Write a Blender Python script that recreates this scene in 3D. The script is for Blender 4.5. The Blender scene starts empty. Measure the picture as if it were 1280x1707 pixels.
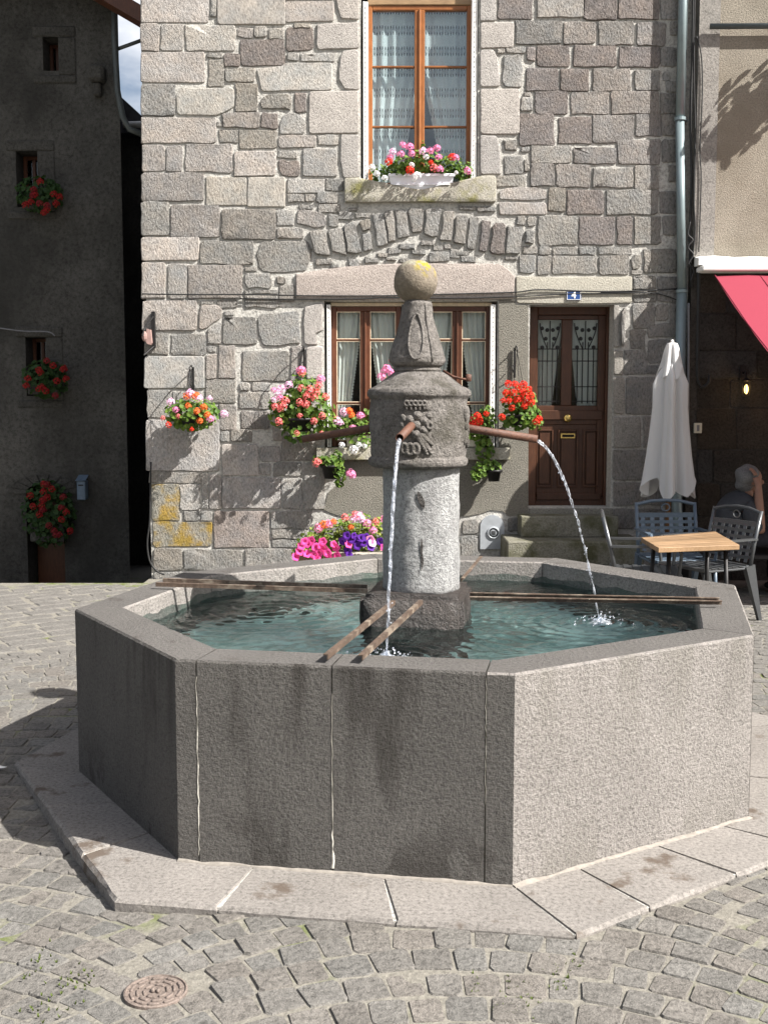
import bpy, bmesh, math, random
from mathutils import Vector, Matrix, Euler, noise as mnoise

# ------------------------------------------------------------------ camera, sky, sun, exposure
scn = bpy.context.scene
COL = scn.collection
FPX, PITCH, CAMH = 1827.0, 0.0936, 1.65          # focal length in photograph pixels, downward pitch, eye height
cam_d = bpy.data.cameras.new('camera'); cam = bpy.data.objects.new('camera', cam_d); COL.objects.link(cam)
cam.location = (0, 0, CAMH); cam.rotation_euler = (math.pi/2-PITCH, 0, 0)
cam_d.sensor_fit = 'VERTICAL'; cam_d.sensor_height = 24.0; cam_d.lens = 24.0*FPX/1707.0
cam_d.clip_start = 0.05; cam_d.clip_end = 500
scn.camera = cam
SUN_AZ, SUN_EL = math.radians(63), math.radians(44)   # azimuth measured from the facade's normal towards the right
SUN = Vector((math.sin(SUN_AZ)*math.cos(SUN_EL), -math.cos(SUN_AZ)*math.cos(SUN_EL), math.sin(SUN_EL)))
world = bpy.data.worlds.new('World'); scn.world = world; world.use_nodes = True
wn = world.node_tree; bg = wn.nodes['Background']; sky = wn.nodes.new('ShaderNodeTexSky')
sky.sky_type = 'NISHITA'; sky.sun_disc = False; sky.sun_elevation = SUN_EL
sky.sun_rotation = math.atan2(SUN.x, SUN.y); sky.air_density = 1.0; sky.dust_density = 4.0
tc = wn.nodes.new('ShaderNodeTexCoord'); mp_ = wn.nodes.new('ShaderNodeMapping'); mp_.inputs['Location'].default_value = (.3, .25, 0); mp_.inputs['Scale'].default_value = (1, 1, 2.2)
cn = wn.nodes.new('ShaderNodeTexNoise'); cn.inputs['Scale'].default_value = 2.1; cn.inputs['Detail'].default_value = 7; cn.inputs['Roughness'].default_value = .55
cr = wn.nodes.new('ShaderNodeValToRGB'); cr.color_ramp.elements[0].position = .47; cr.color_ramp.elements[1].position = .60
cm = wn.nodes.new('ShaderNodeMix'); cm.data_type = 'RGBA'; cm.inputs[7].default_value = (8.6, 8.7, 9.0, 1)      # white summer clouds
wn.links.new(tc.outputs['Generated'], mp_.inputs[0]); wn.links.new(mp_.outputs[0], cn.inputs['Vector']); wn.links.new(cn.outputs['Fac'], cr.inputs[0])
wn.links.new(cr.outputs[0], cm.inputs[0]); wn.links.new(sky.outputs[0], cm.inputs[6]); wn.links.new(cm.outputs[2], bg.inputs[0]); bg.inputs[1].default_value = 0.05
sl = bpy.data.lights.new('sun', 'SUN'); sl.energy = 4.6; sl.angle = math.radians(0.5); sl.color = (1.0, 0.965, 0.915)
so = bpy.data.objects.new('sun', sl); so.rotation_euler = SUN.to_track_quat('Z', 'Y').to_euler(); COL.objects.link(so)
so.location = (20, -12, 25)
vs = scn.view_settings; vs.view_transform = 'Standard'; vs.look = 'None'; vs.gamma = 1.0; vs.exposure = 1.48
try: vs.use_curve_mapping = False
except Exception: pass
scn.cycles.max_bounces = 8; scn.cycles.transparent_max_bounces = 24

R = random.Random(11)
pi = math.pi

# ------------------------------------------------------------------ geometry helpers
def ray(px, py):
    x = (px-640)/FPX; u = -(py-853.5)/FPX
    return Vector((x, math.cos(PITCH)+u*math.sin(PITCH), -math.sin(PITCH)+u*math.cos(PITCH)))
def UY(px, py, Y=10.65):
    d = ray(px, py); return Vector((0, 0, CAMH)) + d*(Y/d.y)
def UZ(px, py, z=0.0):
    d = ray(px, py); return Vector((0, 0, CAMH)) + d*((z-CAMH)/d.z)

class MB:
    def __init__(s): s.v = []; s.f = []; s.m = []; s.mi = 0
    def add(s, vs, fs):
        n = len(s.v); s.v += [tuple(p) for p in vs]; s.f += [tuple(i+n for i in f) for f in fs]; s.m += [s.mi]*len(fs)
        return n
    def box(s, x0, y0, z0, x1, y1, z1):
        if x0 > x1: x0, x1 = x1, x0
        if y0 > y1: y0, y1 = y1, y0
        if z0 > z1: z0, z1 = z1, z0
        s.add([(x0,y0,z0),(x1,y0,z0),(x1,y1,z0),(x0,y1,z0),(x0,y0,z1),(x1,y0,z1),(x1,y1,z1),(x0,y1,z1)],
              [(3,2,1,0),(4,5,6,7),(0,1,5,4),(1,2,6,5),(2,3,7,6),(3,0,4,7)])
    def bbox(s, x0, y0, z0, x1, y1, z1, b=0.006):
        """box with chamfered edges"""
        if x0 > x1: x0, x1 = x1, x0
        if y0 > y1: y0, y1 = y1, y0
        if z0 > z1: z0, z1 = z1, z0
        b = min(b, (x1-x0)*.3, (y1-y0)*.3, (z1-z0)*.3)
        bm = bmesh.new(); bmesh.ops.create_cube(bm, size=1)
        for v in bm.verts:
            v.co = Vector((x0 if v.co.x < 0 else x1, y0 if v.co.y < 0 else y1, z0 if v.co.z < 0 else z1))
        bmesh.ops.bevel(bm, geom=bm.edges[:], offset=b, segments=1, affect='EDGES')
        s.addbm(bm)
    def obox(s, a, b, w, h, up=(0,0,1)):
        """rectangular bar from a to b; w across, h along up"""
        a = Vector(a); b = Vector(b); t = (b-a).normalized(); u = Vector(up)
        side = t.cross(u).normalized(); u = side.cross(t).normalized()
        q = []
        for p in (a, b):
            for (i, j) in ((-1,-1),(1,-1),(1,1),(-1,1)): q.append(p+side*(i*w/2)+u*(j*h/2))
        s.add(q, [(3,2,1,0),(4,5,6,7),(0,1,5,4),(1,2,6,5),(2,3,7,6),(3,0,4,7)])
    def tube(s, pts, r, n=8, caps=True, radii=None):
        pts = [Vector(p) for p in pts]
        rings = []
        prev = None
        for i, p in enumerate(pts):
            if i == 0: t = pts[1]-p
            elif i == len(pts)-1: t = p-pts[i-1]
            else: t = pts[i+1]-pts[i-1]
            t.normalize()
            if prev is None:
                a = Vector((0,0,1)) if abs(t.z) < .9 else Vector((1,0,0))
                u = t.cross(a).normalized()
            else:
                u = (prev - t*prev.dot(t)).normalized()
            prev = u; w = t.cross(u)
            rr = radii[i] if radii else r
            rings.append([p+u*(rr*math.cos(2*pi*k/n))+w*(rr*math.sin(2*pi*k/n)) for k in range(n)])
        vs = [v for rg in rings for v in rg]; fs = []
        for i in range(len(pts)-1):
            for k in range(n):
                fs.append((i*n+k, i*n+(k+1)%n, (i+1)*n+(k+1)%n, (i+1)*n+k))
        if caps:
            fs.append(tuple(reversed(range(n)))); fs.append(tuple(range((len(pts)-1)*n, len(pts)*n)))
        s.add(vs, fs)
    def lathe(s, prof, c=(0,0,0), n=40, jit=0.0, caps=True, seed=0):
        """prof: list of (radius, z)"""
        vs = []; fs = []; c = Vector(c)
        for (r, z) in prof:
            for k in range(n):
                a = 2*pi*k/n; p = Vector((r*math.cos(a), r*math.sin(a), z))
                if jit:
                    q = (p+Vector((seed*3.1, 0, 0)))
                    d = mnoise.noise(q*9)*jit + mnoise.noise(q*28)*jit*.5
                    p += Vector((math.cos(a), math.sin(a), 0))*d
                vs.append(p+c)
        for i in range(len(prof)-1):
            for k in range(n):
                fs.append((i*n+k, i*n+(k+1)%n, (i+1)*n+(k+1)%n, (i+1)*n+k))
        if caps:
            fs.append(tuple(reversed(range(n)))); fs.append(tuple(range((len(prof)-1)*n, len(prof)*n)))
        s.add(vs, fs)
    def ball(s, c, r, n=10, m=7, M=None, jit=0.0):
        c = Vector(c); vs = []; fs = []
        rx, ry, rz = (r, r, r) if not hasattr(r, '__len__') else r
        for i in range(m+1):
            th = pi*i/m
            for k in range(n):
                a = 2*pi*k/n
                p = Vector((rx*math.sin(th)*math.cos(a), ry*math.sin(th)*math.sin(a), rz*math.cos(th)))
                if jit: p *= 1+mnoise.noise((p+c)*14)*jit
                if M is not None: p = M @ p
                vs.append(c+p)
        for i in range(m):
            for k in range(n):
                fs.append((i*n+k, (i+1)*n+k, (i+1)*n+(k+1)%n, i*n+(k+1)%n))
        s.add(vs, fs)
    def prism(s, poly, z0, z1):
        n = len(poly)
        s.add([(x, y, z0) for x, y in poly]+[(x, y, z1) for x, y in poly],
              [tuple(reversed(range(n))), tuple(range(n, 2*n))]+[(i, (i+1) % n, n+(i+1) % n, n+i) for i in range(n)])
    def fprism(s, poly, y0, y1):
        """polygon in the facade's plane (x, z), from depth y0 (front) to y1 (back)"""
        n = len(poly)
        s.add([(x, y0, z) for x, z in poly]+[(x, y1, z) for x, z in poly],
              [tuple(range(n)), tuple(reversed(range(n, 2*n)))]+[(i, n+i, n+(i+1) % n, (i+1) % n) for i in range(n)])
    def addbm(s, bm):
        bm.verts.ensure_lookup_table(); bm.verts.index_update()
        s.add([v.co[:] for v in bm.verts], [tuple(v.index for v in f.verts) for f in bm.faces]); bm.free()
    def mesh(s, name, mats=None, smooth=False):
        me = bpy.data.meshes.new(name); me.from_pydata(s.v, [], s.f)
        for m in (mats or []): me.materials.append(m)
        if mats and len(mats) > 1: me.polygons.foreach_set('material_index', s.m)
        if smooth: me.polygons.foreach_set('use_smooth', [True]*len(me.polygons))
        me.update()
        return me
    def build(s, name, mats, parent=None, smooth=False, fix=True):
        if not isinstance(mats, (list, tuple)): mats = [mats]
        me = s.mesh(name, mats, smooth)
        if fix:
            bm = bmesh.new(); bm.from_mesh(me); bmesh.ops.recalc_face_normals(bm, faces=bm.faces[:]); bm.to_mesh(me); bm.free()
        return link(name, me, parent)

def link(name, data, parent=None, loc=None, color=None):
    o = bpy.data.objects.new(name, data); COL.objects.link(o)
    if parent is not None:
        o.parent = parent
        o.matrix_parent_inverse = parent.matrix_basis.inverted()
    if loc is not None: o.location = loc
    if color is not None: o.color = color
    return o
def tag(o, label=None, cat=None, group=None, kind=None):
    if label: o['label'] = label
    if cat: o['category'] = cat
    if group: o['group'] = group
    if kind: o['kind'] = kind
    return o
def thing(name, label, cat, loc=(0,0,0), group=None, kind=None):
    o = bpy.data.objects.new(name, None); COL.objects.link(o); o.location = loc; o.empty_display_size = .1
    return tag(o, label, cat, group, kind)

# ------------------------------------------------------------------ materials
class NT:
    def __init__(s, name):
        s.m = bpy.data.materials.new(name); s.m.use_nodes = True; s.t = s.m.node_tree
        s.b = s.t.nodes['Principled BSDF']; s.out = s.t.nodes['Material Output']
    def n(s, typ, **kw):
        nd = s.t.nodes.new('ShaderNode'+typ)
        for k, v in kw.items():
            if k.startswith('i_'): nd.inputs[k[2:]].default_value = v
            else: setattr(nd, k, v)
        return nd
    def l(s, a, b): s.t.links.new(a, b)
    def pos(s, scale=(1,1,1), rot=(0,0,0), obj=False):
        g = s.n('TexCoord').outputs['Object'] if obj else s.n('NewGeometry').outputs['Position']
        mp = s.n('Mapping'); mp.inputs['Scale'].default_value = scale; mp.inputs['Rotation'].default_value = rot
        s.l(g, mp.inputs['Vector']); return mp.outputs[0]
    def noise(s, vec, scale, detail=4, rough=.6):
        nd = s.n('TexNoise'); nd.inputs['Scale'].default_value = scale; nd.inputs['Detail'].default_value = detail
        nd.inputs['Roughness'].default_value = rough; s.l(vec, nd.inputs['Vector']); return nd.outputs['Fac']
    def voro(s, vec, scale, feature='F1'):
        nd = s.n('TexVoronoi', feature=feature); nd.inputs['Scale'].default_value = scale; s.l(vec, nd.inputs['Vector']); return nd.outputs['Distance']
    def ramp(s, fac, stops):
        nd = s.n('ValToRGB'); e = nd.color_ramp.elements
        while len(e) < len(stops): e.new(.5)
        for el, (p, c) in zip(e, stops):
            el.position = p; el.color = (c, c, c, 1) if not hasattr(c, '__len__') else (*c[:3], 1)
        s.l(fac, nd.inputs[0]); return nd.outputs[0]
    def mix(s, fac, a, b, mode='MIX'):
        nd = s.n('Mix', data_type='RGBA', blend_type=mode)
        for sock, v in ((nd.inputs[0], fac), (nd.inputs[6], a), (nd.inputs[7], b)):
            if hasattr(v, 'node'): s.l(v, sock)
            elif hasattr(v, '__len__'): sock.default_value = (*v[:3], 1)
            else: sock.default_value = v
        return nd.outputs[2]
    def math(s, op, a, b=0.0, c=None):
        nd = s.n('Math', operation=op)
        for i, v in enumerate((a, b) if c is None else (a, b, c)):
            if hasattr(v, 'node'): s.l(v, nd.inputs[i])
            else: nd.inputs[i].default_value = v
        return nd.outputs[0]
    def bump(s, h, strength, dist, prev=None):
        nd = s.n('Bump'); nd.inputs['Distance'].default_value = dist
        if hasattr(strength, 'node'): s.l(strength, nd.inputs['Strength'])
        else: nd.inputs['Strength'].default_value = strength
        s.l(h, nd.inputs['Height'])
        if prev is not None: s.l(prev, nd.inputs['Normal'])
        return nd.outputs[0]
    def set(s, color=None, rough=None, spec=None, normal=None, metal=None):
        for k, v in (('Base Color', color), ('Roughness', rough), ('Specular IOR Level', spec), ('Metallic', metal)):
            if v is None: continue
            if hasattr(v, 'node'): s.l(v, s.b.inputs[k])
            elif hasattr(v, '__len__'): s.b.inputs[k].default_value = (*v[:3], 1)
            else: s.b.inputs[k].default_value = v
        if normal is not None: s.l(normal, s.b.inputs['Normal'])
        return s.m

def stone_mat(name, base=None, scale=55, bump=.8, dist=.012, var=(.72, 1.25), stretch=(1,1,1), rot=(0,0,0), rough=.92, spec=.15,
              stain=None, stain_scale=2.2, stain_pos=(.5, .68), stain_stretch=(1,1,1), pits=.35, alpha_bump=False, big=4.0, runs=None):
    t = NT(name); P = t.pos(stretch, rot); P0 = t.pos()
    if base is None:
        oi = t.n('ObjectInfo'); col = oi.outputs['Color']; al = oi.outputs['Alpha']
    else: col = base; al = None
    n1 = t.noise(P0, big, 5, .65); n2 = t.noise(P, scale, 5, .7); n3 = t.noise(P0, scale*4, 3, .7)
    c = t.mix(1.0, col, t.ramp(n1, [(.25, var[0]), (.75, var[1])]), 'MULTIPLY')
    c = t.mix(1.0, c, t.ramp(n2, [(.30, .50), (.5, 1.0), (.72, 1.30)]), 'MULTIPLY')
    c = t.mix(.5, c, t.ramp(n3, [(.3, .75), (.7, 1.25)]), 'MULTIPLY')
    if pits:
        v = t.voro(P0, scale*.55); c = t.mix(pits, c, t.ramp(v, [(.06, .35), (.2, 1.0)]), 'MULTIPLY')
    if stain is not None:
        PS = t.pos(stain_stretch); sn = t.noise(PS, stain_scale, 5, .62)
        f = t.ramp(sn, [(stain_pos[0], 0.0), (stain_pos[1], 1.0)])
        c = t.mix(f, c, stain) if not callable(stain) else stain(t, f, c)
    if runs:            # damp that has run down from the rim, and splash marks at the foot
        sp = t.n('SeparateXYZ'); t.l(t.n('NewGeometry').outputs['Position'], sp.inputs[0]); z = sp.outputs[2]
        top = t.math('MULTIPLY', t.ramp(t.noise(t.pos((5,5,.5)), 1.6, 4, .6), [(.50,0.0),(.62,1.0)]), t.ramp(t.math('ADD', z, t.math('MULTIPLY', t.noise(t.pos((9,9,.2)), 1.0, 2), .5)), [(.62,0.0),(1.0,1.0)]))
        foot = t.math('MULTIPLY', t.ramp(t.noise(t.pos((2.2,2.2,1.4)), 1.7, 5, .6), [(.52,0.0),(.56,1.0)]), t.ramp(z, [(.06,1.0),(.26,0.0)]))
        c = t.mix(t.math('MULTIPLY', t.math('MAXIMUM', top, t.math('MULTIPLY', foot, .8)), runs[1]), c, runs[0])
    if alpha_bump:      # broken faces: tint drifts from grey to brownish pink across each stone
        hv = t.noise(P0, 6.5, 4, .6); c = t.mix(1.0, c, t.mix(t.ramp(hv, [(.35,0.0),(.65,1.0)]), (.90,.925,.95), (1.07,1.035,1.0)), 'MULTIPLY')
    h = t.math('ADD', t.ramp(n2, [(.30,0.0),(.70,1.0)]), t.math('MULTIPLY', n3, .30))
    if pits: h = t.math('ADD', h, t.math('MULTIPLY', t.ramp(t.voro(P0, scale*.55), [(.0, 0.0), (.25, 1.0)]), .5*pits))
    st = t.math('MULTIPLY', al, bump) if (alpha_bump and al is not None) else bump
    nb = t.bump(h, st, dist)
    return t.set(c, rough, spec, nb)

def plain(name, color, rough=.6, spec=.3, metal=0.0, var=.15, scale=30, bump=.0, dist=.003):
    t = NT(name); P = t.pos(); n = t.noise(P, scale, 4)
    c = t.mix(1.0, color, t.ramp(n, [(.3, 1-var), (.7, 1+var)]), 'MULTIPLY')
    nb = t.bump(n, bump, dist) if bump else None
    return t.set(c, rough, spec, nb, metal)

def wood_mat(name, color, color2, axis=(1,1,1), rough=.45, scale=9, obj=False):
    t = NT(name); P = t.pos(axis, obj=obj); n = t.noise(P, scale, 6, .65); n2 = t.noise(t.pos((3,3,3)), 2.2, 3)
    c = t.mix(t.ramp(n, [(.3, 0.0), (.7, 1.0)]), color, color2)
    c = t.mix(.6, c, t.ramp(n2, [(.3, .7), (.7, 1.2)]), 'MULTIPLY')
    c = t.mix(1.0, c, t.ramp(t.n('ObjectInfo').outputs['Random'], [(0.0, .72), (1.0, 1.12)]), 'MULTIPLY')
    return t.set(c, rough, .35, t.bump(n, .25, .002))

def leaf_mat(name, col, col2):
    t = NT(name); g = t.n('NewGeometry'); r = g.outputs['Random Per Island']
    c = t.mix(r, col, col2)
    t.set(c, .55, .25)
    tr = t.n('BsdfTranslucent'); t.l(t.mix(.5, c, (.12, .2, .02)), tr.inputs[0])
    mx = t.n('MixShader'); mx.inputs[0].default_value = .3
    t.l(t.b.outputs[0], mx.inputs[1]); t.l(tr.outputs[0], mx.inputs[2]); t.l(mx.outputs[0], t.out.inputs[0])
    return t.m
def petal_mat(name, col, col2):
    t = NT(name); r = t.n('NewGeometry').outputs['Random Per Island']
    c = t.mix(r, col, col2); t.set(c, .6, .15)
    tr = t.n('BsdfTranslucent'); t.l(c, tr.inputs[0])
    mx = t.n('MixShader'); mx.inputs[0].default_value = .3
    t.l(t.b.outputs[0], mx.inputs[1]); t.l(tr.outputs[0], mx.inputs[2]); t.l(mx.outputs[0], t.out.inputs[0])
    return t.m
def schlick(t, f0, normal=None):
    g = t.n('NewGeometry'); d = t.n('VectorMath', operation='DOT_PRODUCT'); t.l(g.outputs['Incoming'], d.inputs[0]); t.l(normal or g.outputs['Normal'], d.inputs[1])
    k = t.math('POWER', t.math('SUBTRACT', 1.0, t.math('MINIMUM', t.math('ABSOLUTE', d.outputs['Value']), 1.0)), 5.0)
    return t.math('ADD', f0, t.math('MULTIPLY', k, 1.0-f0))
def glass_mat(name, f0=.05, tint=(.93,.96,.95), rough=.0, wob=.0):
    t = NT(name); fr = schlick(t, f0)
    a = t.n('BsdfTransparent'); a.inputs[0].default_value = (*tint, 1)
    b = t.n('BsdfGlossy'); b.inputs['Roughness'].default_value = rough
    if wob:
        nb = t.bump(t.noise(t.pos(), 3.0, 2), wob, .02); t.l(nb, b.inputs['Normal'])
    mx = t.n('MixShader'); t.l(fr, mx.inputs[0]); t.l(a.outputs[0], mx.inputs[1]); t.l(b.outputs[0], mx.inputs[2])
    t.l(mx.outputs[0], t.out.inputs[0]); return t.m

M = {}
M['facade'] = stone_mat('facade_stone', None, scale=58, bump=1.0, dist=.034, stretch=(1,1,.55), rot=(0,.6,0), alpha_bump=True, var=(.84,1.14), pits=.4)
M['facade_y'] = stone_mat('lichened_stone', None, scale=50, bump=1.0, dist=.034, stretch=(1,1,.55), rot=(0,.6,0), alpha_bump=True, pits=.3, stain=(.42,.29,.075), stain_scale=4.5, stain_pos=(.47,.6))
M['mortar'] = stone_mat('lime_mortar', (.46,.445,.41), scale=38, bump=.6, dist=.015, var=(.8,1.12), pits=.1, stain=(.36,.35,.32), stain_pos=(.55,.8))
M['roughcast'] = stone_mat('grey_roughcast', (.25,.235,.20), scale=75, bump=1.0, dist=.014, var=(.85,1.12), pits=.2)
M['dressed'] = stone_mat('dressed_stone', None, scale=70, bump=.55, dist=.008, var=(.85,1.12), pits=.45, alpha_bump=False)
M['sillstone'] = stone_mat('mossy_sill_stone', (.34,.32,.27), scale=60, bump=.5, dist=.008, stain=(.20,.19,.08), stain_scale=6, stain_pos=(.5,.7))
M['lava'] = stone_mat('grey_lava_stone', (.278,.258,.240), runs=((.17,.16,.135), .35), scale=80, bump=.9, dist=.008, var=(.82,1.14), pits=.3, big=1.6, spec=.2,
                      stain=(.17,.155,.142), stain_scale=1.5, stain_pos=(.56,.80), stain_stretch=(1.6,1.6,.45))
M['lava_top'] = stone_mat('worn_rim_stone', (.108,.101,.094), scale=75, bump=.7, dist=.006, var=(.82,1.14), pits=.35, big=2.0, spec=.25,
                      stain=(.055,.046,.040), stain_scale=3.2, stain_pos=(.62,.72))
M['lava_shade_damp'] = stone_mat('shaded_damp_lava_stone', (.138,.129,.118), runs=((.040,.033,.027), .78), scale=80, bump=1.0, dist=.016, var=(.75,1.2), pits=.4, big=1.6, rough=.72, spec=.35,  # base colour darkened as shade for front and left faces, plus damp stains
                      stain=(.042,.036,.030), stain_scale=2.0, stain_pos=(.55,.70), stain_stretch=(1.6,1.6,.4))
M['column'] = stone_mat('weathered_column_stone', (.215,.198,.182), scale=52, bump=.9, dist=.014, var=(.7,1.2), pits=.4, big=6,
                      stain=(.085,.078,.062), stain_scale=5, stain_pos=(.5,.7))
M['shaft'] = stone_mat('pale_shaft_stone', (.37,.37,.365), scale=60, bump=.9, dist=.010, var=(.75,1.2), pits=.5, big=6,
                      stain=(.17,.165,.165), stain_scale=4, stain_pos=(.52,.75), stain_stretch=(1,1,.3))
M['wetblock'] = stone_mat('wet_plinth_stone', (.05,.041,.036), scale=40, bump=1.0, dist=.02, var=(.6,1.4), pits=.4, rough=.45, spec=.5,
                      stain=(.12,.095,.085), stain_scale=5, stain_pos=(.58,.78))
M['sett'] = stone_mat('basalt_sett', None, scale=48, bump=.7, dist=.008, var=(.8,1.2), pits=.25, big=7, rough=.85)
M['slab'] = stone_mat('step_slab_stone', None, scale=65, bump=.4, dist=.004, var=(.82,1.12), pits=.35, big=2.2,
                      stain=(.10,.08,.065), stain_scale=3.4, stain_pos=(.60,.66))
M['lime'] = plain('white_lime', (.46,.44,.39), .9, .1, var=.25, scale=60, bump=.6, dist=.006)
def joint_ground():
    t = NT('sandy_joint'); P = t.pos(); n = t.noise(P, 60, 5, .7); n2 = t.noise(P, 1.1, 4, .6); n3 = t.noise(P, 9, 4)
    c = t.mix(1.0, (.200,.187,.160), t.ramp(n, [(.3,.65),(.7,1.25)]), 'MULTIPLY')
    moss = t.math('MULTIPLY', t.ramp(n2, [(.53,0.0),(.63,1.0)]), t.ramp(n3, [(.42,0.0),(.6,1.0)]))
    c = t.mix(moss, c, (.10,.125,.03))
    return t.set(c, .95, .1, t.bump(n, .9, .008))
M['joint'] = joint_ground()
M['far_ground'] = stone_mat('far_ground', (.15,.14,.12), scale=20, bump=.3, dist=.01)
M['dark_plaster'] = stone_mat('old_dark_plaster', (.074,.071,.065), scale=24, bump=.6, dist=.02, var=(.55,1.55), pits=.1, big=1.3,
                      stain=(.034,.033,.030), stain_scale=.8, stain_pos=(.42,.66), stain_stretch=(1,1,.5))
M['dark_stone'] = stone_mat('dark_jamb_stone', (.070,.067,.061), scale=40, bump=.6, dist=.015)
M['beige_plaster'] = stone_mat('beige_roughcast', (.275,.245,.20), scale=70, bump=.8, dist=.010, var=(.78,1.15), pits=.15, big=2.5,
                      stain=(.21,.18,.14), stain_scale=1.4, stain_pos=(.5,.75))
M['grey_band'] = stone_mat('grey_band_plaster', (.24,.225,.205), scale=60, bump=.5, dist=.008, var=(.8,1.15), pits=.2, big=3)
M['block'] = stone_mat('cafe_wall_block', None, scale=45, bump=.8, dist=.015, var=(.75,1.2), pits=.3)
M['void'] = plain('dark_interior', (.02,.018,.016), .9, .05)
M['slate'] = plain('slate_roofing', (.055,.055,.06), .7, .3, var=.3, scale=8)
M['wood_up'] = wood_mat('varnished_window_wood', (.29,.115,.038), (.20,.068,.02), (14,14,1.2), .35)
M['wood_dark'] = wood_mat('dark_window_wood', (.115,.042,.020), (.066,.024,.012), (14,14,1.2), .4)
M['wood_door'] = wood_mat('old_door_wood', (.088,.036,.018), (.045,.018,.010), (16,16,1.4), .42)
M['bead'] = plain('cream_bead', (.62,.52,.38), .6, .2)
M['white'] = plain('white_paint', (.78,.77,.74), .5, .3, var=.05)
M['white_box'] = plain('white_plastic', (.74,.75,.79), .45, .4, var=.03)
M['cream'] = plain('cream_plastic', (.55,.52,.42), .55, .3, var=.08)
M['glass'] = glass_mat('window_glass', .10, (.9,.95,.95), .0, .05)
M['glass_low'] = glass_mat('lower_window_glass', .035)
def cloth_mat(name, col, lace=False):
    t = NT(name); t.set(col, .9, .05)
    tr = t.n('BsdfTranslucent'); tr.inputs[0].default_value = (*col, 1)
    mx = t.n('MixShader'); mx.inputs[0].default_value = .35
    t.l(t.b.outputs[0], mx.inputs[1]); t.l(tr.outputs[0], mx.inputs[2]); last = mx.outputs[0]
    if lace:
        # woven net with rows of tall loops
        sx = t.n('SeparateXYZ'); t.l(t.n('NewGeometry').outputs['Position'], sx.inputs[0])
        fx = t.math('PINGPONG', t.math('MULTIPLY', sx.outputs[0], 1.0), .026)
        fz = t.math('FRACT', t.math('MULTIPLY', sx.outputs[2], 5.2))
        ex = t.math('DIVIDE', t.math('SUBTRACT', fx, .014), .008)
        ez = t.math('DIVIDE', t.math('SUBTRACT', fz, .30), .24)
        r2 = t.math('ADD', t.math('MULTIPLY', ex, ex), t.math('MULTIPLY', ez, ez))
        hole = t.math('MULTIPLY', t.math('LESS_THAN', r2, 1.0), t.math('GREATER_THAN', r2, .18))
        net = t.ramp(t.noise(t.pos((1,1,1)), 170, 2), [(.42, 0.0), (.62, .25)])
        hole = t.math('MAXIMUM', t.math('MULTIPLY', hole, .8), net)
        tp = t.n('BsdfTransparent'); m2 = t.n('MixShader'); t.l(hole, m2.inputs[0]); t.l(last, m2.inputs[1]); t.l(tp.outputs[0], m2.inputs[2]); last = m2.outputs[0]
    t.l(last, t.out.inputs[0]); return t.m
M['lace'] = cloth_mat('lace_net', (.90,.91,.92), True)
M['curtain'] = cloth_mat('white_curtain_cloth', (.80,.80,.78))
M['iron'] = plain('black_iron', (.025,.024,.024), .5, .4, .6, var=.2)
M['rust'] = stone_mat('rusty_iron', (.10,.044,.027), scale=60, bump=.4, dist=.003, var=(.6,1.3), pits=.2, rough=.6, spec=.4)
M['bar'] = stone_mat('rusty_angle_bar', (.085,.058,.042), scale=60, bump=.4, dist=.003, var=(.6,1.4), pits=.2, rough=.55, spec=.4, stain=(.21,.17,.13), stain_scale=14, stain_pos=(.5,.65))
M['zinc'] = plain('painted_zinc_pipe', (.20,.25,.26), .42, .5, .3, var=.1, scale=6)
M['zinc_dark'] = plain('dark_pipe', (.075,.085,.085), .5, .4, .2)
M['cable'] = plain('black_cable', (.022,.022,.022), .6, .3)
M['cable_grey'] = plain('grey_cable', (.16,.16,.17), .6, .3)
M['blue'] = plain('blue_enamel', (.02,.06,.20), .25, .5, var=.05)
M['brass'] = plain('brass', (.55,.40,.14), .25, .5, .9, var=.1)
M['steel'] = plain('grey_steel', (.35,.37,.39), .45, .5, .2, var=.12, scale=14)
M['alu'] = plain('grey_chair_metal', (.10,.105,.11), .32, .5, .6, var=.06)
M['bluechair'] = plain('blue_grey_chair_paint', (.085,.115,.15), .4, .4, .1, var=.06)
M['red'] = None
def awning_mat():
    t = NT('red_awning_fabric'); n = t.noise(t.pos(), 220, 2); c = t.mix(1.0, (.255,.042,.064), t.ramp(n, [(.3,.9),(.7,1.1)]), 'MULTIPLY')
    t.set(c, .85, .1); tr = t.n('BsdfTranslucent'); t.l(c, tr.inputs[0]); mx = t.n('MixShader'); mx.inputs[0].default_value = .10
    t.l(t.b.outputs[0], mx.inputs[1]); t.l(tr.outputs[0], mx.inputs[2]); t.l(mx.outputs[0], t.out.inputs[0]); return t.m
M['red'] = awning_mat()
M['canvas'] = cloth_mat('ivory_canvas', (.72,.715,.705))
M['plank'] = wood_mat('oiled_table_wood', (.31,.20,.11), (.21,.13,.07), (2,26,8), .45)
M['soil'] = plain('potting_soil', (.04,.03,.02), .95, .1)
M['leaf'] = leaf_mat('geranium_leaf', (.055,.12,.02), (.14,.22,.035))
M['leaf_shaded'] = leaf_mat('shaded_geranium_leaf', (.018,.045,.014), (.035,.075,.02))  # geranium leaf with the shade of the dark house put into its colour
M['leaf_yel'] = leaf_mat('petunia_leaf', (.10,.17,.03), (.24,.28,.05))
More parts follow.
